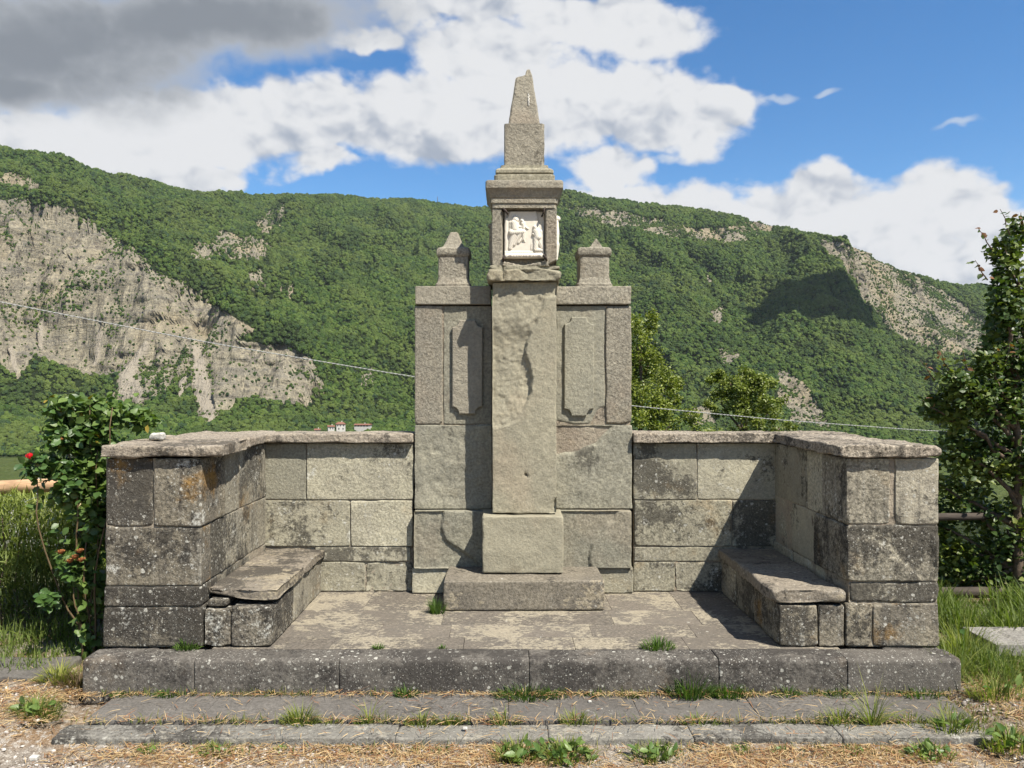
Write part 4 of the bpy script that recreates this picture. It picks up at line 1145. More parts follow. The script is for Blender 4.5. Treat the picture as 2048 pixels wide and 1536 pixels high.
for cxp, czp, dx, dz in ((1007, 417, 0.03, -0.035), (1090, 417, -0.02, -0.05), (1008, 512, -0.005, -0.035), (1088, 510, 0.02, -0.035)):
    a = np.array([PX(cxp, 5.62), 5.632, PZ(cxp and czp, 5.62)])
    V, Q = tube([a + (0, 0.07, 0), a + (0, -0.008, 0), a + (dx * 0.5, -0.012, dz * 0.5), a + (dx, 0.0, dz), a + (dx, 0.03, dz)], [0.008, 0.009, 0.009, 0.008, 0.006], 6)
    wlink('iron_clamp', V, Q, M['iron'], pil)
# reliefs on the two sides, seen edge on
def body(x0): return [(x0, 0.315, x0, 0.318, 0.023, 0.023, 1.55), (x0, 0.20, x0, 0.28, 0.036, 0.030, 0.75), (x0 + .005, 0.10, x0, 0.21, 0.030, 0.036, 0.75), (x0, 0.02, x0, 0.12, 0.02, 0.036, 0.8), (x0, 0.29, x0, 0.31, 0.016, 0.016, 1.2)]
relief(pil, 'side_relief', (XC + 0.2355, 5.66, 2.70), (0, 1, 0), (0, 0, 1), (1, 0, 0), 0.34, 0.36, body(0.07) + body(0.24), M['marble'], nu=70, nv=80, base=0.0012)
relief(pil, 'side_relief', (XC - 0.2365, 6.0, 2.68), (0, -1, 0), (0, 0, 1), (-1, 0, 0), 0.34, 0.38, body(0.10) + [(0.25, 0.05, 0.25, 0.3, 0.05, 0.03, 0.2)], M['pillar'], nu=70, nv=80, base=0.0012)
# ------------------------------------------------------------------ plants
LEAF_V = np.array([(0, 0, 0), (-.27, .33, .07), (0, .33, 0), (.27, .33, .07), (-.21, .70, .05), (0, .68, -.02), (.21, .70, .05), (0, 1, -.10)])
LEAF_T = np.array([(0, 2, 1), (0, 3, 2), (1, 2, 5), (1, 5, 4), (2, 3, 6), (2, 6, 5), (4, 5, 7), (5, 6, 7)])


def unit(v): return v / np.maximum(np.linalg.norm(v, axis=1, keepdims=True), 1e-9)


def leaf_frames(n, droop=0.2, up=0.6, out=None):
    """leaf directions and normals: blades turned to the light, tips hanging"""
    d = rng.normal(size=(n, 3)); d[:, 2] = d[:, 2] * 0.5 - droop
    if out is not None: d = unit(d) + out
    d = unit(d)
    nrm = rng.normal(size=(n, 3)) * 0.75 + np.array([0.25, -0.35, up])
    nrm = unit(nrm - d * (nrm * d).sum(1, keepdims=True))
    return d, np.cross(d, nrm), nrm


def leaf_mesh(name, pos, size, cols, mat, parent, frames=None, wid=1.0):
    n = len(pos)
    d, sx, nm = frames if frames is not None else leaf_frames(n)
    T = LEAF_V[None] * np.array([wid, 1, 1])
    V = pos[:, None] + size[:, None, None] * (T[:, :, 0:1] * sx[:, None] + T[:, :, 1:2] * d[:, None] + T[:, :, 2:3] * nm[:, None])
    Fc = (LEAF_T[None] + (np.arange(n) * 8)[:, None, None]).reshape(-1, 3)
    return wlink(name, V.reshape(-1, 3), Fc, mat, parent, cols=np.repeat(cols, 8, axis=0), smooth=False)


def leaf_objects(parent, pos, size, mat, frames, wid=1.0):
    me = mesh_from('leaf', LEAF_V * np.array([wid, 1, 1]), [tuple(map(int, t)) for t in LEAF_T], smooth=False); me.materials.append(mat)
    pw = parent_world(parent); d, sx, nm = frames
    for i in range(len(pos)):
        o = bpy.data.objects.new('leaf', me); COL.objects.link(o); o.parent = parent
        R = np.eye(4); R[:3, 0] = sx[i] * size[i]; R[:3, 1] = d[i] * size[i]; R[:3, 2] = nm[i] * size[i]; R[:3, 3] = pos[i] - pw
        o.matrix_local = Matrix(R.tolist())


def mixc(a, b, t): return np.asarray(a)[None] * (1 - t[:, None]) + np.asarray(b)[None] * t[:, None]


def lobes_points(lobes, n, shell=0.55):
    """points in a set of ellipsoids, thicker towards the outside; (x, y, z, rx, ry, rz)"""
    vol = np.array([l[3] * l[4] * l[5] for l in lobes]) ** 0.6; k = rng.choice(len(lobes), n, p=vol / vol.sum())
    L = np.array(lobes)[k]; q = unit(rng.normal(size=(n, 3)))
    r = (shell + (1 - shell) * rng.random(n)) ** 0.8
    r = r * (0.82 + 0.30 * fbm(q * 2.3 + k[:, None] * 5.1, 17, 2))
    return L[:, :3] + q * L[:, 3:] * r[:, None], q, r


def limb(a, b, r0, r1, n=7, wob=0.05, seed=0):
    t = np.linspace(0, 1, n)[:, None]; p = np.asarray(a) * (1 - t) + np.asarray(b) * t
    L = np.linalg.norm(np.asarray(b) - np.asarray(a))
    w = np.stack([vnoise(np.c_[t[:, 0] * 3, 0 * t[:, 0] + seed, 0 * t[:, 0] + c], seed + c) for c in range(3)], 1) * wob * L * np.sin(t * math.pi)
    return tube(p + w, np.linspace(r0, r1, n), 7)


def join(parts):
    V = []; Q = []; o = 0
    for v, q in parts:
        V.append(v); Q += [tuple(i + o for i in f) for f in q]; o += len(v)
    return np.concatenate(V), Q


def mid_tree(label, u, top, y, halfw, lobes_px, leaf, n, c1, c2, seedv):
    x = PX(u, y); zb = near_h(np.array([x]), np.array([float(y)]))[0] if y < 16 else -0.0
    zb = np.interp(y, [10, 16, 60, 160], [-1.6, ZN16, -16, -38]) - 0.1
    t = thing('broadleaf_tree', label, 'tree', (x, y, zb))
    lobes = [(PX(a, y), y + dy, PZ(b, y), ra * y / F, ra * y / F * 0.9, rb * y / F) for a, b, ra, rb, dy in lobes_px]
    sub = []
    for l in lobes:
        for _ in range(6):
            q_ = rng.normal(size=3); q_ /= np.linalg.norm(q_); f_ = rng.uniform(.25, .5)
            sub.append((l[0] + q_[0] * l[3], l[1] + q_[1] * l[4], l[2] + q_[2] * l[5] * .9, l[3] * f_, l[4] * f_, l[5] * f_ * 1.1))
    main = lobes; lobes = [(a, b, c, d_ * .78, e_ * .78, f2 * .78) for a, b, c, d_, e_, f2 in lobes] + sub
    topz = max(l[2] for l in main)
    wlink('trunk', *limb((x, y, zb), (x, y, topz), 0.16, 0.03, 10, 0.02, seedv), M['bark'], t)
    for i, l in enumerate(main):
        z0 = min(max(zb + 1.0, l[2] - 1.4), topz)
        wlink('limb', *limb((x, y, z0), l[:3], 0.06, 0.015, 7, 0.06, seedv + i + 1), M['bark'], t)
    pos, q, r = lobes_points(lobes, n, 0.35)
    clump = fbm(pos * 2.6, seedv, 3)
    keep = clump > -0.22 + 0.12 * rng.random(len(pos)); pos = pos[keep]; r = r[keep]; clump = clump[keep]
    cols = mixc(c1, c2, np.clip(0.5 + clump * 0.9 + rng.normal(0, .22, len(pos)), 0, 1))
    o = leaf_mesh('crown', pos, leaf * (0.7 + 0.6 * rng.random(len(pos))), cols, M['leaf_attr'], t); o['kind'] = 'stuff'
    return t


ZN16 = near_h(np.zeros(1), np.array([16.0]))[0] - 0.3
mid_tree('tall yellow-green tree just right of the right pylon', 1283, 620, 26.0, 95,
         [(1275, 690, 45, 72, 0), (1300, 730, 55, 60, .3), (1335, 770, 38, 50, 0), (1290, 800, 70, 70, -.4), (1250, 760, 60, 80, .5), (1340, 850, 55, 55, 0), (1280, 900, 85, 80, 0)],
         0.10, 34000, (0.07, 0.10, 0.014), (0.20, 0.23, 0.035), 401)
mid_tree('rounded yellow-green tree behind the right back wall', 1490, 735, 29.0, 85,
         [(1460, 765, 40, 28, 0), (1515, 765, 45, 30, .3), (1480, 800, 62, 45, 0), (1530, 825, 48, 48, -.3), (1440, 795, 32, 36, .2), (1560, 855, 28, 30, 0), (1490, 880, 85, 60, 0)],
         0.10, 26000, (0.07, 0.10, 0.016), (0.19, 0.22, 0.04), 402)

# --- plum tree at the right ------------------------------------------------------------
py_ = 6.35
plum = thing('plum_tree', 'dark leafy plum tree with reddish shoot tips right of the memorial', 'tree', (PX(2035, py_), py_, 0))
def at(u, v, y): return np.array([PX(u, y), y, PZ(v, y)])
base = np.array([PX(2035, py_), py_, 0.0])
tr = [limb(base, at(2030, 760, py_), 0.045, 0.02, 8, .05, 3)]
wlink('trunk', *tr[0], M['bark'], plum)
lob_px = [(2030, 560, 62, 75, 0), (2060, 650, 85, 85, .1), (1995, 620, 40, 55, -.1), (2010, 500, 38, 45, 0), (2050, 470, 30, 45, .1), (1925, 790, 60, 55, -.1), (1885, 765, 34, 45, -.15), (1990, 800, 70, 65, 0), (2060, 800, 90, 90, .1),
          (1935, 900, 50, 65, .15), (2000, 920, 75, 85, .1), (2070, 930, 80, 90, 0), (1960, 1010, 70, 80, .25), (2030, 1060, 85, 85, .1), (1930, 1110, 50, 70, .3), (1990, 1150, 80, 80, .2), (2070, 1180, 80, 80, 0), (1915, 1190, 40, 50, .3), (1990, 700, 40, 40, 0), (1870, 820, 34, 50, .0), (1905, 840, 50, 50, 0), (1900, 960, 40, 60, .35), (1910, 1060, 40, 60, .35), (1960, 730, 40, 30, -.1), (2030, 720, 60, 50, 0)]
lobs = [(PX(a, py_), py_ + dy, PZ(b, py_), ra * py_ / F, ra * py_ / F * 0.85, rb * py_ / F) for a, b, ra, rb, dy in lob_px]
for i, l in enumerate(lobs):
    st = base + (at(2030, 760, py_) - base) * min(1, max(0.15, (l[2] - 0.4) / 1.8))
    wlink('branch', *limb(st, l[:3], 0.022, 0.006, 6, .08, 60 + i), M['bark'], plum)
pos, q, r = lobes_points(lobs, 16500, 0.35)
kp = fbm(pos * 3.6, 93, 3) > -0.30 + 0.1 * rng.random(len(pos)); pos = pos[kp]
# upright shoots at the rim
sh = []
for (u0, v0, u1, v1) in ((1985, 500, 1955, 455), (2020, 470, 2000, 418), (2045, 450, 2042, 425), (1975, 560, 1950, 520), (1900, 740, 1870, 695), (1935, 740, 1925, 700), (1870, 760, 1840, 720), (1985, 740, 1990, 690), (2010, 730, 2020, 690), (1890, 830, 1845, 800)):
    a = at(u0, v0, py_ - .1); b = at(u1, v1, py_ - .15)
    wlink('shoot', *limb(a, b, 0.006, 0.002, 6, .05, int(u0)), M['bark'], plum)
    t = np.linspace(0.1, 1, 9)[:, None]; sh.append(a * (1 - t) + b * t + rng.normal(0, .012, (9, 3)))
sh = np.concatenate(sh); pos = np.concatenate([pos, sh]); isn = np.r_[np.zeros(len(pos) - len(sh)), np.ones(len(sh))]
fr_ = leaf_frames(len(pos), 0.15, 0.7)
size = np.where(isn > 0, 0.05, 0.054) * (0.7 + 0.6 * rng.random(len(pos)))
cl = fbm(pos * 3.0, 90, 3)
tt = np.clip(0.35 + cl * 0.8 + rng.normal(0, .22, len(pos)), 0, 1)
cols = mixc((0.034, 0.066, 0.014), (0.16, 0.195, 0.038), tt)
red = (isn > 0) & (rng.random(len(pos)) < 0.45); cols[red] = (0.16, 0.075, 0.03)
yel = rng.random(len(pos)) < 0.05; cols[yel] = (0.15, 0.17, 0.035)
front = np.argsort(pos[:, 1] - 0.15 * (isn > 0)); us_ = CX + F * pos[:, 0] / pos[:, 1]
front = [i for i in front if us_[i] < 2060 and not red[i]][:260]
msk = np.ones(len(pos), bool); msk[front] = False
leaf_objects(plum, pos[front], size[front], M['plum_leaf'], tuple(f[front] for f in fr_), 1.15)
o = leaf_mesh('foliage', pos[msk], size[msk], cols[msk], M['leaf_attr'], plum, tuple(f[msk] for f in fr_), 1.15); o['kind'] = 'stuff'

# --- rose bush -------------------------------------------------------------------------
ry_ = 4.95
rose = thing('rose_bush', 'leafy rose bush with a red bloom and withered brown flowers against the left end wall', 'rose bush', (PX(175, ry_), ry_, 0))
rb = np.array([PX(178, ry_), ry_, 0.0])
canes = [((175, 1290), (180, 800)), ((170, 1290), (120, 800)), ((165, 1290), (62, 925)), ((180, 1280), (225, 815)), ((178, 1280), (195, 900)), ((172, 1280), (150, 1105))]
for i, (a, b) in enumerate(canes):
    A_ = rb + (random.uniform(-.05, .05), random.uniform(-.05, .05), 0.0); B_ = at(*b, ry_ - 0.1 * (i == 2))
    wlink('cane', *limb(A_, B_, 0.007, 0.003, 12, 0.06, 20 + i), M['stem'], rose)
lob_px = [(130, 815, 42, 32, 0), (175, 830, 60, 45, .1), (220, 820, 45, 40, .25), (245, 845, 32, 22, .3), (130, 870, 50, 40, 0), (180, 890, 55, 50, .05), (95, 930, 40, 35, -.05), (150, 950, 50, 50, .0), (190, 960, 35, 60, .1),
          (180, 1040, 30, 55, .12), (185, 1120, 32, 60, .1), (150, 1130, 28, 35, -.05), (180, 1190, 36, 50, .1), (115, 1190, 20, 20, -.1), (125, 985, 30, 30, 0), (192, 1240, 26, 30, .15), (160, 1010, 30, 40, .05), (165, 1075, 28, 40, .05), (190, 1080, 26, 40, .15), (150, 1225, 26, 30, .1), (170, 1150, 30, 35, 0)]
lobs = [(PX(a, ry_), ry_ + dy, PZ(b, ry_), ra * ry_ / F, ra * ry_ / F, rb_ * ry_ / F) for a, b, ra, rb_, dy in lob_px]
pos, q, r = lobes_points(lobs, 6000, 0.3)
kp = fbm(pos * 6.0, 94, 3) > -0.22 + 0.1 * rng.random(len(pos)); pos = pos[kp]
ac = []
for a, b in canes:
    t = rng.uniform(.05, 1, 70)[:, None]; ac.append(rb * (1 - t) + at(*b, ry_) * t + rng.normal(0, .035, (70, 3)))
pos = np.concatenate([pos] + ac)
ok = (pos[:, 0] < -2.43) | (pos[:, 2] > 1.45) | (pos[:, 1] < 4.58); pos = pos[ok]
fr_ = leaf_frames(len(pos), 0.2, 0.7); size = 0.056 * (0.65 + 0.6 * rng.random(len(pos)))
tt = np.clip(0.45 + fbm(pos * 5, 44, 3) * 0.7 + rng.normal(0, .22, len(pos)), 0, 1)
cols = mixc((0.040, 0.082, 0.020), (0.13, 0.19, 0.045), tt); yel = rng.random(len(pos)) < .02; cols[yel] = (0.24, 0.18, 0.03)
idx = np.argsort(pos[:, 1]); idx = idx[~yel[idx]][:290]; msk = np.ones(len(pos), bool); msk[idx] = False
leaf_objects(rose, pos[idx], size[idx], M['rose_leaf'], tuple(f[idx] for f in fr_), 1.35)
o = leaf_mesh('foliage', pos[msk], size[msk], cols[msk], M['leaf_attr'], rose, tuple(f[msk] for f in fr_), 1.35); o['kind'] = 'stuff'
M['petal'] = simple_mat('red_petal', (0.55, 0.012, 0.02), 0.5, 20, 0.2, 0.0)
M['dead'] = simple_mat('withered_petal', (0.26, 0.10, 0.035), 0.9, 30, 0.4, 0.2)


def blossom(parent, name, c, r, mat, petals=9, tilt=0.0, openness=0.5):
    """a flower of cupped petals wrapped round each other"""
    V = []; Q = []
    for k in range(petals):
        ring = k / petals; a0 = k * 2.4; n = 5; o0 = len(V)
        for i in range(n):
            s = i / (n - 1)
            for j in range(4):
                w = j / 3 - 0.5; a = a0 + w * 1.5
                rad = r * (0.25 + 0.55 * ring) * (0.35 + 0.9 * math.sin(s * 1.9)) * (1 + openness * s * ring)
                V.append((c[0] + rad * math.cos(a), c[1] + rad * math.sin(a), c[2] + r * 1.7 * s * (1 - 0.25 * ring) - r * 0.3 * (4 * w * w) * s))
        for i in range(n - 1):
            for j in range(3):
                a = o0 + i * 4 + j; Q.append((a, a + 1, a + 5, a + 4))
    return wlink(name, V, Q, mat, parent)


blossom(rose, 'rose_bloom', at(60, 918, ry_ - .12), 0.024, M['petal'], 10, openness=.2)['label'] = 'red rose bloom'
for (u, v) in ((122, 1102), (150, 1112), (160, 1100), (140, 1120), (163, 1118)):
    blossom(rose, 'withered_bloom', at(u, v + 6, ry_ - .12), 0.018, M['dead'], 8, openness=1.2)
blossom(rose, 'withered_bloom', at(122, 882, ry_ - .1), 0.014, M['dead'], 6, openness=.2)


# --- grass, straw and shrubs made of blades -----------------------------------------------
def blades(name, pos, length, width, lean, cols, mat, parent=None, az=None, curl=0.5):
    """narrow pointed blades; lean 0 upright .. 1 flat"""
    n = len(pos); az = rng.random(n) * 2 * math.pi if az is None else az
    h = np.c_[np.cos(az), np.sin(az), np.zeros(n)]; s = np.c_[-np.sin(az), np.cos(az), np.zeros(n)]
    tw = rng.normal(0, .5, n); s = s * np.cos(tw)[:, None] + np.array([0, 0, 1.0]) * np.sin(tw)[:, None] * lean[:, None]
    th = lean * math.pi / 2; th2 = np.clip(th + curl * (0.3 + rng.random(n)), 0, 1.9)
    d1 = h * np.sin(th)[:, None] + np.array([0, 0, 1.0]) * np.cos(th)[:, None]
    d2 = h * np.sin(th2)[:, None] + np.array([0, 0, 1.0]) * np.cos(th2)[:, None]
    m = pos + d1 * (length * 0.55)[:, None]; e = m + d2 * (length * 0.45)[:, None]
    w = width[:, None] * 0.5
    V = np.stack([pos - s * w, pos + s * w, m - s * w * 0.8, m + s * w * 0.8, e], 1).reshape(-1, 3)
    b = (np.arange(n) * 5)[:, None]
    Fc = np.concatenate([b + [0, 1, 3], b + [0, 3, 2], b + [2, 3, 4]])
    c = np.repeat(cols, 5, axis=0)
    return wlink(name, V, Fc, mat, parent, smooth=False, cols=c)


def disc(n, x, y, rx, ry):
    a = rng.random(n) * 2 * math.pi; r = np.sqrt(rng.random(n)); return np.c_[x + rx * r * np.cos(a), y + ry * r * np.sin(a)]


# feathery shrub behind the fence at the left
shy = 5.75
shrub = thing('rosemary_shrub', 'feathery upright green shrub under the wooden rail at left', 'shrub', (PX(80, shy), shy, 0.0))
n = 24000
bx = disc(n, PX(40, shy), shy + .1, 0.95, 0.5); hz = rng.random(n) ** 0.8
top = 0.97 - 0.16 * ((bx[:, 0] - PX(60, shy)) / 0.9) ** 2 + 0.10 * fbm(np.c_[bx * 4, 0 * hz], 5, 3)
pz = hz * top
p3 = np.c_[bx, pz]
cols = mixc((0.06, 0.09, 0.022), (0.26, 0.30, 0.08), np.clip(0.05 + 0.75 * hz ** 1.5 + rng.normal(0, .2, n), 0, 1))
flw = (rng.random(n) < 0.02) & (hz > .6); cols[flw] = (0.36, 0.38, 0.48)
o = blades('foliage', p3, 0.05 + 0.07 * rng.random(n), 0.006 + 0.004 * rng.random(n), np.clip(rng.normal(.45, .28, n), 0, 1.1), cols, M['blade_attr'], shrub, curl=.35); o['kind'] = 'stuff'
for i in range(26):
    b2 = disc(1, PX(40, shy), shy + .1, .8, .4)[0]
    wlink('stem', *limb((b2[0] * .9 + PX(40, shy) * .1, b2[1], 0), (b2[0], b2[1], 0.75 + .1 * rng.random()), .008, .003, 6, .06, 300 + i), M['bark'], shrub)

# undergrowth at the foot of the shrub and the plum tree, tall grass at right, as masses
def grass_patch(name, label, n, x, y, rx, ry, h, c1, c2, zoff=0.0, wid=0.006, lean=.3):
    p = disc(n, x, y, rx, ry)
    p = p[~((np.abs(p[:, 0] - 0.1) < 2.52) & (p[:, 1] > 4.38) & (p[:, 1] < 6.3))]; n = len(p)
    z = near_h(p[:, 0], p[:, 1]) + zoff - .005
    dn = np.clip(0.6 + fbm(np.c_[p * 3, 0 * z], 31, 3), .25, 1.3)
    o = blades(name, np.c_[p, z], h * dn * (.5 + .8 * rng.random(n)), wid * (.6 + .8 * rng.random(n)), np.clip(rng.normal(lean, .2, n), 0, 1), mixc(c1, c2, np.clip(rng.normal(.5, .3, n), 0, 1)), M['blade_attr'])
    return stuff(o, label, 'grass')


G1, G2, YG = (0.06, 0.095, 0.02), (0.16, 0.20, 0.045), (0.22, 0.22, 0.07)
grass_patch('grass', 'shaded grass under the feathery shrub and rose bush', 3200, PX(80, 5.0), 5.0, .85, .38, 0.16, G1, G2)
grass_patch('grass', 'sunlit tall green grass beside the concrete slab at right', 4200, 3.15, 4.75, .55, .45, 0.17, (0.06, 0.10, 0.02), (0.19, 0.22, 0.06))
grass_patch('grass', 'rank grass and weeds under the plum tree', 4200, 3.7, 5.7, 1.0, .5, 0.26, G1, G2, wid=.01)
grass_patch('grass', 'thin yellowing grass on the ground right of the step', 1500, 2.95, 4.05, .6, .5, 0.09, (0.07, 0.10, 0.025), (0.26, 0.23, 0.09))
grass_patch('grass', 'rough grass on the slope behind the memorial', 5000, 0.0, 8.3, 6.0, 1.6, 0.35, G1, G2, wid=.012)

def joint_grass():
    n = 5200
    x = rng.uniform(-2.3, 2.55, n); row = rng.random(n)
    y = np.where(row < .42, 4.385 + rng.normal(0, .012, n), np.where(row < .75, 4.03 + rng.normal(0, .014, n), 3.82 + rng.normal(0, .03, n)))
    k = fbm(np.c_[x * 2.2, row * 0 + np.round(row * 3), 0 * x], 88, 3) + rng.normal(0, .12, n) > .02
    x, y, row = x[k], y[k], row[k]; n = len(x)
    z = np.where(row < .75, -.004, -.055)
    o = blades('grass', np.c_[x, y, z], .025 + .06 * rng.random(n) ** 2, .003 + .003 * rng.random(n), np.clip(rng.normal(.35, .25, n), 0, 1), mixc((0.06, 0.10, 0.02), (0.30, 0.26, 0.10), np.clip(rng.normal(.4, .35, n), 0, 1)), M['blade_attr'])
    stuff(o, 'thin grass blades sprouting along the joints of the step', 'grass')


joint_grass()
# dry straw, strewn thickest along the step and at both sides
def straw():
    n = 110000
    x = rng.uniform(-3.6, 3.6, n); y = rng.uniform(3.2, 4.75, n)
    out = (np.abs(x - 0.1) > 2.55)
    den = 0.5 + 0.9 * fbm(np.c_[x * 1.7, y * 2.6, 0 * x], 71, 4)
    band = np.exp(-((y - 3.77) / 0.12) ** 2) * .7 + np.exp(-((y - 4.37) / 0.022) ** 2) * 1.2 + np.exp(-((y - 4.03) / 0.022) ** 2) * .8
    slab = (~out) & (y > 3.83) & (y < 4.41)
    pr = np.where(slab, np.where(band > .35, band * den, 0.022), den * (0.45 + band) * np.where((y < 3.66) & (x < .4), .35, 1)) + 0.4 * (out & (y < 4.6)) * den
    pr = np.where((~out) & (y > 4.395), 0, pr)
    k = rng.random(n) < np.clip(pr, 0, 1); x, y = x[k], y[k]; n = len(x)
    z = near_h(x, y) + 0.004; z = np.where((np.abs(x - .1) < 2.4) & (y > 3.86) & (y < 4.4), 0.008, z)
    cols = mixc((0.30, 0.19, 0.085), (0.48, 0.36, 0.20), rng.random(n)); red = rng.random(n) < .3; cols[red] = mixc((0.18, 0.08, 0.04), (0.28, 0.14, 0.065), rng.random(red.sum()))
    o = blades('straw', np.c_[x, y, z + .012 * rng.random(n)], .03 + .06 * rng.random(n), .0022 + .0018 * rng.random(n), np.clip(rng.normal(.93, .1, n), .5, 1.05), cols, M['straw_attr'], curl=.25)
    stuff(o, 'dry straw-coloured grass litter strewn over the ground', 'straw')


straw()


def gravel():
    import bmesh
    bm = bmesh.new(); bmesh.ops.create_icosphere(bm, subdivisions=1, radius=1); bv = np.array([v.co[:] for v in bm.verts]); bf = np.array([[v.index for v in f.verts] for f in bm.faces]); bm.free()
    n = 24000
    x = rng.uniform(-3.5, 3.4, n); y = rng.uniform(3.25, 4.5, n)
    den = np.where(x < 0.4, 1.0, .35) * np.clip(.5 + 1.1 * fbm(np.c_[x * 1.5, y * 2, 0 * x], 72, 3), 0, 1)
    ok = (rng.random(n) < den) & ~((np.abs(x - .1) < 2.42) & (y > 3.84)) & ((y < 3.85) | (np.abs(x) > 2.45)); x, y = x[ok], y[ok]; n = len(x)
    s = .0035 + .007 * rng.random(n) ** 3; z = near_h(x, y) + s * .3
    sc3 = s[:, None] * (0.7 + .6 * rng.random((n, 3))) * np.array([1.2, 1.2, .7])
    V = np.c_[x, y, z][:, None] + bv[None] * sc3[:, None] * (1 + .35 * rng.uniform(-1, 1, (n, len(bv), 1)))
    Fc = (bf[None] + (np.arange(n) * len(bv))[:, None, None]).reshape(-1, 3)
    t = rng.random(n); cols = mixc((0.16, 0.135, 0.115), (0.50, 0.46, 0.41), t ** 1.2)
    o = wlink('gravel', V.reshape(-1, 3), Fc, M['gravel_attr'], None, smooth=False, cols=np.repeat(cols, len(bv), axis=0))
    stuff(o, 'loose pale gravel on the ground in front of the step', 'gravel')


gravel()


# single tufts and weeds that can be counted
def tuft(u, y, z, h, spread, n, c1, c2, label, group, wid=.006, lean=.35, name='grass_tuft', cat='grass tuft', broad=0):
    x = PX(u, y); t = thing(name, label, cat, (x, y, z), group)
    p = disc(n, x, y, spread, spread * .55)
    r = np.hypot(p[:, 0] - x, p[:, 1] - y) / spread
    az = np.arctan2(p[:, 1] - y, p[:, 0] - x) + rng.normal(0, .5, n)
    hh = h * (1.05 - .55 * r) * (.55 + .6 * rng.random(n))
    blades('blade_cluster', np.c_[p, np.full(n, z - .004)], hh, wid * (.6 + .7 * rng.random(n)), np.clip(lean * (.4 + r) + rng.normal(0, .12, n), 0, 1), mixc(c1, c2, np.clip(rng.normal(.5, .3, n), 0, 1)), M['blade_attr'], t, az=az)
    if broad:
        q = disc(broad, x, y, spread * .8, spread * .5); f = leaf_frames(broad, -.35, .8)
        leaf_mesh('leaf_cluster', np.c_[q, z + .01 + .4 * h * rng.random(broad)], min(h, .14) * .45 * (.6 + .6 * rng.random(broad)), mixc((0.05, 0.10, 0.02), (0.15, 0.21, 0.05), rng.random(broad)), M['leaf_attr'], t, f, .9)
    return t


ORD = ['first', 'second', 'third', 'fourth', 'fifth', 'sixth', 'seventh', 'eighth', 'ninth', 'tenth', 'eleventh', 'twelfth']
GG = ((0.04, 0.085, 0.015), (0.11, 0.17, 0.04)); GY = ((0.08, 0.12, 0.025), (0.25, 0.26, 0.07))
tuft(374, 4.57, .2, .085, .07, 150, *GG, 'grass tuft on the kerb before the left end wall', None)
tuft(757, 4.58, .2, .05, .035, 60, *GG, 'tiny grass tuft in the platform edge joint, left of middle', None)
tuft(884, 4.58, .2, .035, .03, 40, *GG, 'smallest grass tuft in the platform edge joint below the plinth', None)
tuft(1315, 4.59, .2, .09, .10, 190, *GG, 'grass tuft growing at the platform edge near the right bench', None)
tuft(872, 5.30, .2, .15, .05, 150, *GG, 'tall grass tuft against the left corner of the plinth', None, lean=.2)
foot = 'grass tufts along the foot of the platform'
for i, (u, h, s, n) in enumerate(sorted(((333, .06, .07, 120), (812, .09, .06, 140), (1050, .11, .17, 420), (1105, .08, .1, 160), (1190, .05, .06, 60), (1270, .06, .08, 80), (1385, .17, .12, 330), (1460, .11, .11, 260), (1575, .09, .06, 70), (1680, .07, .09, 90), (1840, .09, .1, 120), (240, .05, .05, 60)))):
    tuft(u, 4.372, -.002, h, s, n, *GG, 'green grass tuft at the foot of the platform kerb, %s from the left' % ORD[i], foot)
seam = 'weeds in the joint of the front step'
for i, (u, h, s, n) in enumerate(sorted(((600, .13, .09, 220), (740, .17, .025, 26), (725, .06, .05, 60), (845, .08, .09, 120), (905, .07, .06, 90), (1010, .12, .07, 60), (1150, .10, .07, 100), (1400, .08, .09, 90), (1680, .12, .10, 110), (1820, .08, .12, 90), (660, .05, .06, 60)))):
    tuft(u, 4.03, -.01, h, s, n, *GY, 'yellow-green weed tuft in the joint behind the step edging, %s from the left' % ORD[i], seam)
front_ = 'weeds in front of the step edging'
for i, (u, h, s, n, br) in enumerate(sorted(((300, .07, .06, 90, 6), (430, .08, .10, 130, 10), (560, .05, .05, 50, 4), (1035, .13, .12, 220, 30), (1130, .12, .16, 300, 70), (1310, .11, .12, 160, 40), (1480, .06, .06, 70, 8), (1560, .05, .06, 60, 8), (880, .05, .04, 40, 6), (1710, .06, .08, 70, 6)))):
    tuft(u, 3.80 - (.06 if br > 20 else 0), -.055, h, s, n, *GY, 'low green weed growing in front of the step edging, %s from the left' % ORD[i], front_, broad=br)
tuft(72, 4.12, -.02, .17, .13, 330, *GY, 'bushy light green weed on the gravel at far left', None, broad=30)
tuft(118, 4.55, .0, .17, .10, 330, (0.13, 0.16, 0.03), (0.36, 0.36, 0.09), 'bright yellow-green grass clump beside the platform corner', None)
tuft(158, 4.50, .0, .16, .12, 520, (0.06, 0.04, 0.025), (0.16, 0.11, 0.06), 'brown wiry thyme clump against the platform corner', None, lean=.6, wid=.004, name='dry_clump', cat='dry plant')
for i, (u, y, h, s, br) in enumerate(sorted(((1745, 4.0, .30, .03, 0), (1905, 4.55, .40, .06, 0), (1930, 4.9, .45, .08, 6), (1990, 4.3, .2, .15, 10), (1860, 3.75, .1, .12, 40), (2020, 3.8, .14, .15, 30), (1900, 3.95, .16, .12, 10)))):
    tuft(u, y, near_h(np.array([PX(u, y)]), np.array([y]))[0], h, s, int(40 + 900 * s), *GY, 'light green weed in the dry ground right of the step, %s from the left' % ORD[i], 'weeds at the right of the step', broad=br)

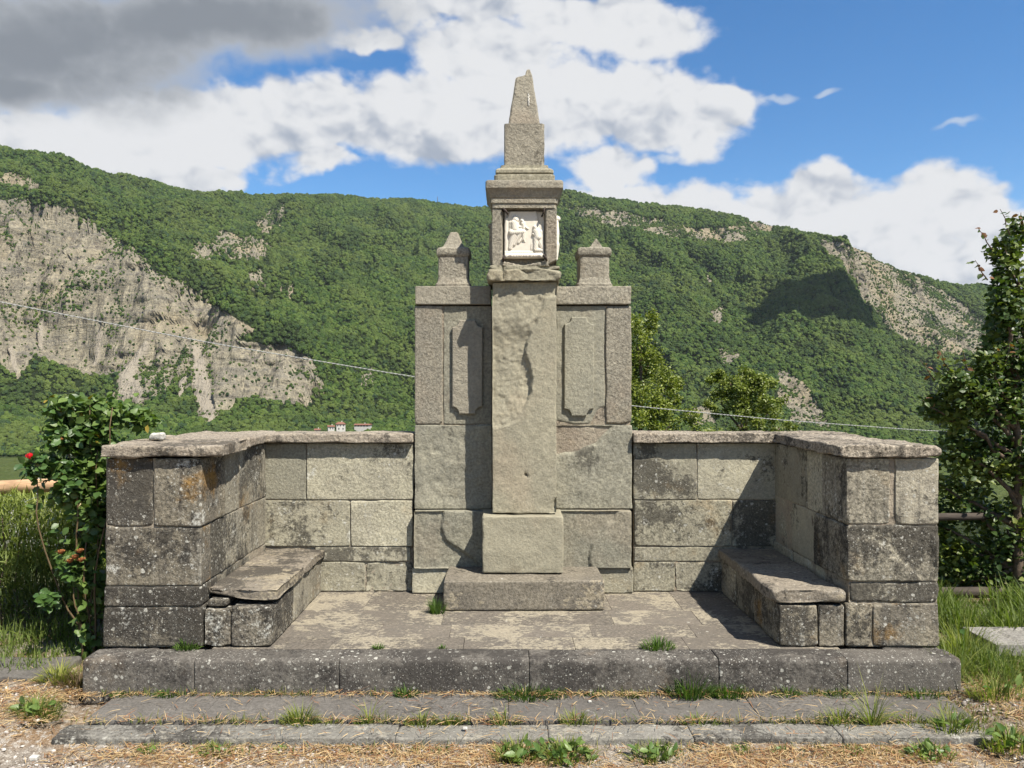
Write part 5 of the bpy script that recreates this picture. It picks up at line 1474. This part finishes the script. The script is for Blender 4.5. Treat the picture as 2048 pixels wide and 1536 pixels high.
# ------------------------------------------------------------------ fences, cable, slabs, small things
fl_ = thing('wooden_fence', 'round wooden fence rail on a post behind the rose bush at left', 'fence', (-3.3, 5.6, 0))
def log(parent, name, a, b, r, mat, seed=0, n=14):
    a = np.asarray(a, float); b = np.asarray(b, float); t = np.linspace(0, 1, n)[:, None]; p = a * (1 - t) + b * t
    V, Q = tube(p, r, 12); V = V + 0.006 * np.stack([fbm(V * 6 + seed, seed + c, 3) for c in range(3)], 1)
    return wlink(name, V, Q, mat, parent)
log(fl_, 'rail', (-4.9, 5.62, 0.985), (PX(150, 5.6), 5.60, 1.05), 0.05, M['wood'], 1)
log(fl_, 'post', (PX(160, 5.66), 5.68, -0.05), (PX(160, 5.66), 5.68, 1.08), 0.05, M['oldwood'], 2)
log(fl_, 'post', (-4.6, 5.69, -0.05), (-4.6, 5.69, 1.08), 0.05, M['oldwood'], 3)
fr2 = thing('wooden_fence', 'dark two-rail wooden fence buried in the plum foliage at right', 'fence', (4.0, 5.9, 0))
log(fr2, 'rail', (2.85, 6.42, PZ(1035, 6.42)), (5.4, 6.42, PZ(1030, 6.42)), 0.030, M['oldwood'], 4)
log(fr2, 'rail', (2.85, 6.36, PZ(1186, 6.36)), (5.4, 6.36, PZ(1180, 6.36)), 0.042, M['oldwood'], 5)
log(fr2, 'post', (3.3, 6.47, -0.05), (3.3, 6.47, 0.85), 0.045, M['oldwood'], 6)
log(fr2, 'post', (5.1, 6.47, -0.05), (5.1, 6.47, 0.85), 0.045, M['oldwood'], 7)

# twisted overhead cable: hangs from upper left to lower right behind the memorial
ca = [at(-420, 512, 8.4), at(0, 604, 9.0), at(410, 684, 9.8), at(828, 754, 10.6), at(1265, 812, 11.6), at(1560, 840, 12.3), at(1860, 862, 13.0), at(2500, 885, 15.0)]
ca = np.array(ca); tt = np.linspace(0, len(ca) - 1, 900); k0 = np.arange(len(ca))
cp = np.stack([np.interp(tt, k0, ca[:, c]) for c in range(3)], 1)
for _ in range(400): cp[1:-1] = .25 * cp[:-2] + .5 * cp[1:-1] + .25 * cp[2:]
ln = np.r_[0, np.cumsum(np.linalg.norm(np.diff(cp, axis=0), axis=1))]
cab = thing('overhead_cable', 'pale twisted overhead cable crossing behind the memorial', 'cable', tuple(cp[0]))
for ph in (0, math.pi):
    off = np.c_[0 * ln, np.cos(ln * 52 + ph), np.sin(ln * 52 + ph)] * 0.0045
    wlink('strand', *tube(cp + off, 0.0042, 5), M['cable'], cab)

cs = thing('concrete_slab', 'pale concrete inspection cover in the grass at right', 'slab', (3.6, 5.05, 0.02))
def cover(P, nrm, sd):
    s = poly_sd(P[:, 0], P[:, 1], [(3.30, 4.93), (3.95, 4.93), (3.95, 5.19), (3.30, 5.19)])
    P[:, 2] -= (np.abs(s) < 0.014) * 0.02 * (nrm[:, 2] > .5); return P
stone(cs, 'cover', 3.12, 4.2, 4.88, 5.25, 0.045, 0.125, M['concrete'], r=0.01, chip=0.02, cell=(0.02, 0.014, 0.03), fn=cover)
stone(cs, 'rim', 3.18, 4.15, 4.93, 5.22, -0.05, 0.05, M['concrete'], r=0.01, chip=0.01)
o = stone(None, 'ground_slab', -3.9, PX(118, 4.6), 4.53, 4.86, -0.05, 0.055, M['step'], r=0.02, chip=0.06, rough=0.01, fn=wavy(.03)); tag(o, 'flat worn stone slab in the ground at far left', 'slab')
o = stone(None, 'white_stone', -2.325, -2.225, 4.99, 5.06, 1.408, 1.468, M['pebble_white'], r=0.028, chip=0.03, rough=0.012, cell=(.01, .01, .01), lump=.01); tag(o, 'white loose stone lying on the left coping', 'stone')
o = stone(None, 'flat_stone', -2.39, -2.31, 4.97, 5.05, 1.407, 1.423, M['coping'], r=0.007, chip=0.02, cell=(.012, .012, .01)); tag(o, 'thin flat stone chip beside the white stone on the coping', 'stone')
log_o = thing('old_plank', 'weathered grey plank lying in the grass right of the step', 'plank', (3.0, 4.35, 0))
stone(log_o, 'board', 2.76, 3.6, 4.40, 4.46, -0.005, 0.03, M['oldwood'], r=0.006, chip=.01)
for i, (u, y) in enumerate(((65, 3.72), (930, 3.93), (1180, 4.28))):
    s_ = .022 - .006 * i; zz = near_h(np.array([PX(u, y)]), np.array([y]))[0] if i == 0 else 0.0
    o = stone(None, 'pebble', PX(u, y) - s_, PX(u, y) + s_, y, y + s_ * 1.5, zz - .003, zz + s_, M['pebble_white'], r=.01, chip=.01, cell=(.01,) * 3)
    tag(o, ['round white pebble on the gravel at lower left', 'white pebble on the pale step edging', 'white pebble on a grey step slab'][i], 'pebble')

# ------------------------------------------------------------------ far houses and mast
def house(label, u, v, y, w, d, hh, roof_h, hip, rot, wins, porch=False):
    x = PX(u, y); z = PZ(v, y)
    t = thing('farmhouse', label, 'house', (x, y, z)); t.rotation_euler.z = rot
    def mk(name, V, Q, mat, par=t): return link(name, mesh_from(name, np.array(V, float), Q, False), mat, par)
    def bx(name, x0, x1, y0, y1, z0, z1, mat, par=t):
        V = [(a, b, c) for a in (x0, x1) for b in (y0, y1) for c in (z0, z1)]
        return mk(name, V, [(0, 1, 3, 2), (4, 6, 7, 5), (0, 4, 5, 1), (2, 3, 7, 6), (0, 2, 6, 4), (1, 5, 7, 3)], mat, par)
    bx('wall', -w / 2, w / 2, -d / 2, d / 2, -9, hh, M['plaster'])
    e = .6; i_ = w * .30 if hip else -e * 0
    V = [(-w / 2 - e, -d / 2 - e, hh), (w / 2 + e, -d / 2 - e, hh), (w / 2 + e, d / 2 + e, hh), (-w / 2 - e, d / 2 + e, hh), (-w / 2 - e + i_, 0, hh + roof_h), (w / 2 + e - i_, 0, hh + roof_h)]
    V += [(a, b, c - .3) for a, b, c in V[:4]]
    rf = mk('roof', V, [(0, 1, 5, 4), (1, 2, 5), (2, 3, 4, 5), (3, 0, 4), (6, 7, 1, 0), (7, 8, 2, 1), (8, 9, 3, 2), (9, 6, 0, 3), (9, 8, 7, 6)], M['roof'])
    bx('chimney', w * .1, w * .1 + .8, -.4, .4, hh, hh + roof_h + 1.0, M['plaster'], rf)
    for (wx, wz, ww, wh) in wins: bx('window', wx - ww / 2, wx + ww / 2, -d / 2 - .06, -d / 2 + .1, wz, wz + wh, M['window'])
    return t


house('white two-storey farmhouse with bright red hipped roof across the valley', 681, 861, 745, 8.5, 8, 6.4, 2.0, True, math.radians(18), [(-3, 4.2, 1.1, 1.6), (-.5, 4.2, 1.1, 1.6), (2.5, 4.2, 1.1, 1.6), (-2, 1, 1.1, 1.8), (2, 1, 1.1, 1.8)])
house('small lean-to cottage touching the red-roofed farmhouse', 662, 862, 742, 6, 6, 4.4, 1.2, False, math.radians(18), [(-1, 1.8, 1, 1.4), (1.4, 1.8, 1, 1.4)])
house('long low white house with dark porch openings across the valley', 726, 858, 760, 15.5, 8, 4.2, 1.1, False, math.radians(-4), [(-6.5, 2.6, 2.2, 1.7), (-3.6, 2.6, 2.2, 1.7), (-.7, 2.6, 2.2, 1.7), (2.2, 2.6, 2.2, 1.7), (5.1, 2.6, 2.2, 1.7)])
house('tiny white shed with brown roof just above the left coping', 635, 865, 735, 5, 5, 2.6, 1.2, False, 0.1, [(0, .8, 1, 1)])
house('clay-tiled house roof just below the left fence rail', 62, 1010, 150, 11, 9, 3.2, 1.7, False, math.radians(20), [(-2, 1, 1, 1.2)])
ms = thing('radio_mast', 'thin lattice mast on the skyline left of the pillar', 'mast', (PX(875, 2190), 2190, PZ(406, 2190)))
for i in range(3):
    a = i * 2.09; wlink('mast_leg', *tube([(PX(875, 2190) + 1.2 * math.cos(a), 2190 + 1.2 * math.sin(a), PZ(412, 2190)), (PX(875, 2190) + .25 * math.cos(a), 2190 + .25 * math.sin(a), PZ(393, 2190))], .45, 5), M['mast'], ms)

# ------------------------------------------------------------------ a fair-weather cloud whose shadow lies on the mountainside
def cloud():
    import bmesh
    c = np.array([533.0, 1300, 110]) - np.array(LDIR) * 1000
    bm = bmesh.new(); bmesh.ops.create_icosphere(bm, subdivisions=5, radius=1)
    co = np.array([v.co[:] for v in bm.verts])
    co = co * (1 + 0.35 * fbm(co * 1.6, 500, 3) + 0.2 * np.abs(fbm(co * 4, 501, 3)))[:, None] * np.array([125, 95, 34])
    for v, q in zip(bm.verts, co): v.co = q
    me = bpy.data.meshes.new('cloud'); bm.to_mesh(me); bm.free()
    me.polygons.foreach_set('use_smooth', np.ones(len(me.polygons), bool))
    m, N, bs, out = new_mat('cloud_white'); bs.inputs['Base Color'].default_value = (0.85, 0.86, 0.88, 1); bs.inputs['Roughness'].default_value = 1
    return struct(link('cloud', me, m, None, tuple(c)))


cloud()


def haze():
    a = np.minimum(LO, (-410, -410, -75)) - 10; b = np.maximum(HI, (410, 0, 0)) + (10, 10, 12)
    V = [(x, y, z) for x in (a[0], b[0]) for y in (a[1], b[1]) for z in (a[2], b[2])]
    o = link('haze', mesh_from('haze', np.array(V), [(0, 1, 3, 2), (4, 6, 7, 5), (0, 4, 5, 1), (2, 3, 7, 6), (0, 2, 6, 4), (1, 5, 7, 3)], False))
    m = bpy.data.materials.new('valley_haze'); m.use_nodes = True; t = m.node_tree; t.nodes.clear()
    vo = t.nodes.new('ShaderNodeVolumePrincipled'); ou = t.nodes.new('ShaderNodeOutputMaterial')
    vo.inputs['Color'].default_value = (0.80, 0.88, 1.0, 1); vo.inputs['Density'].default_value = 0.000028; vo.inputs['Anisotropy'].default_value = 0.2
    t.links.new(vo.outputs[0], ou.inputs['Volume']); o.data.materials.append(m)
    m.cycles.homogeneous_volume = True
    o['kind'] = 'stuff'; o['label'] = 'faint blue haze in the valley air'; print('HAZE', a, b)


haze()
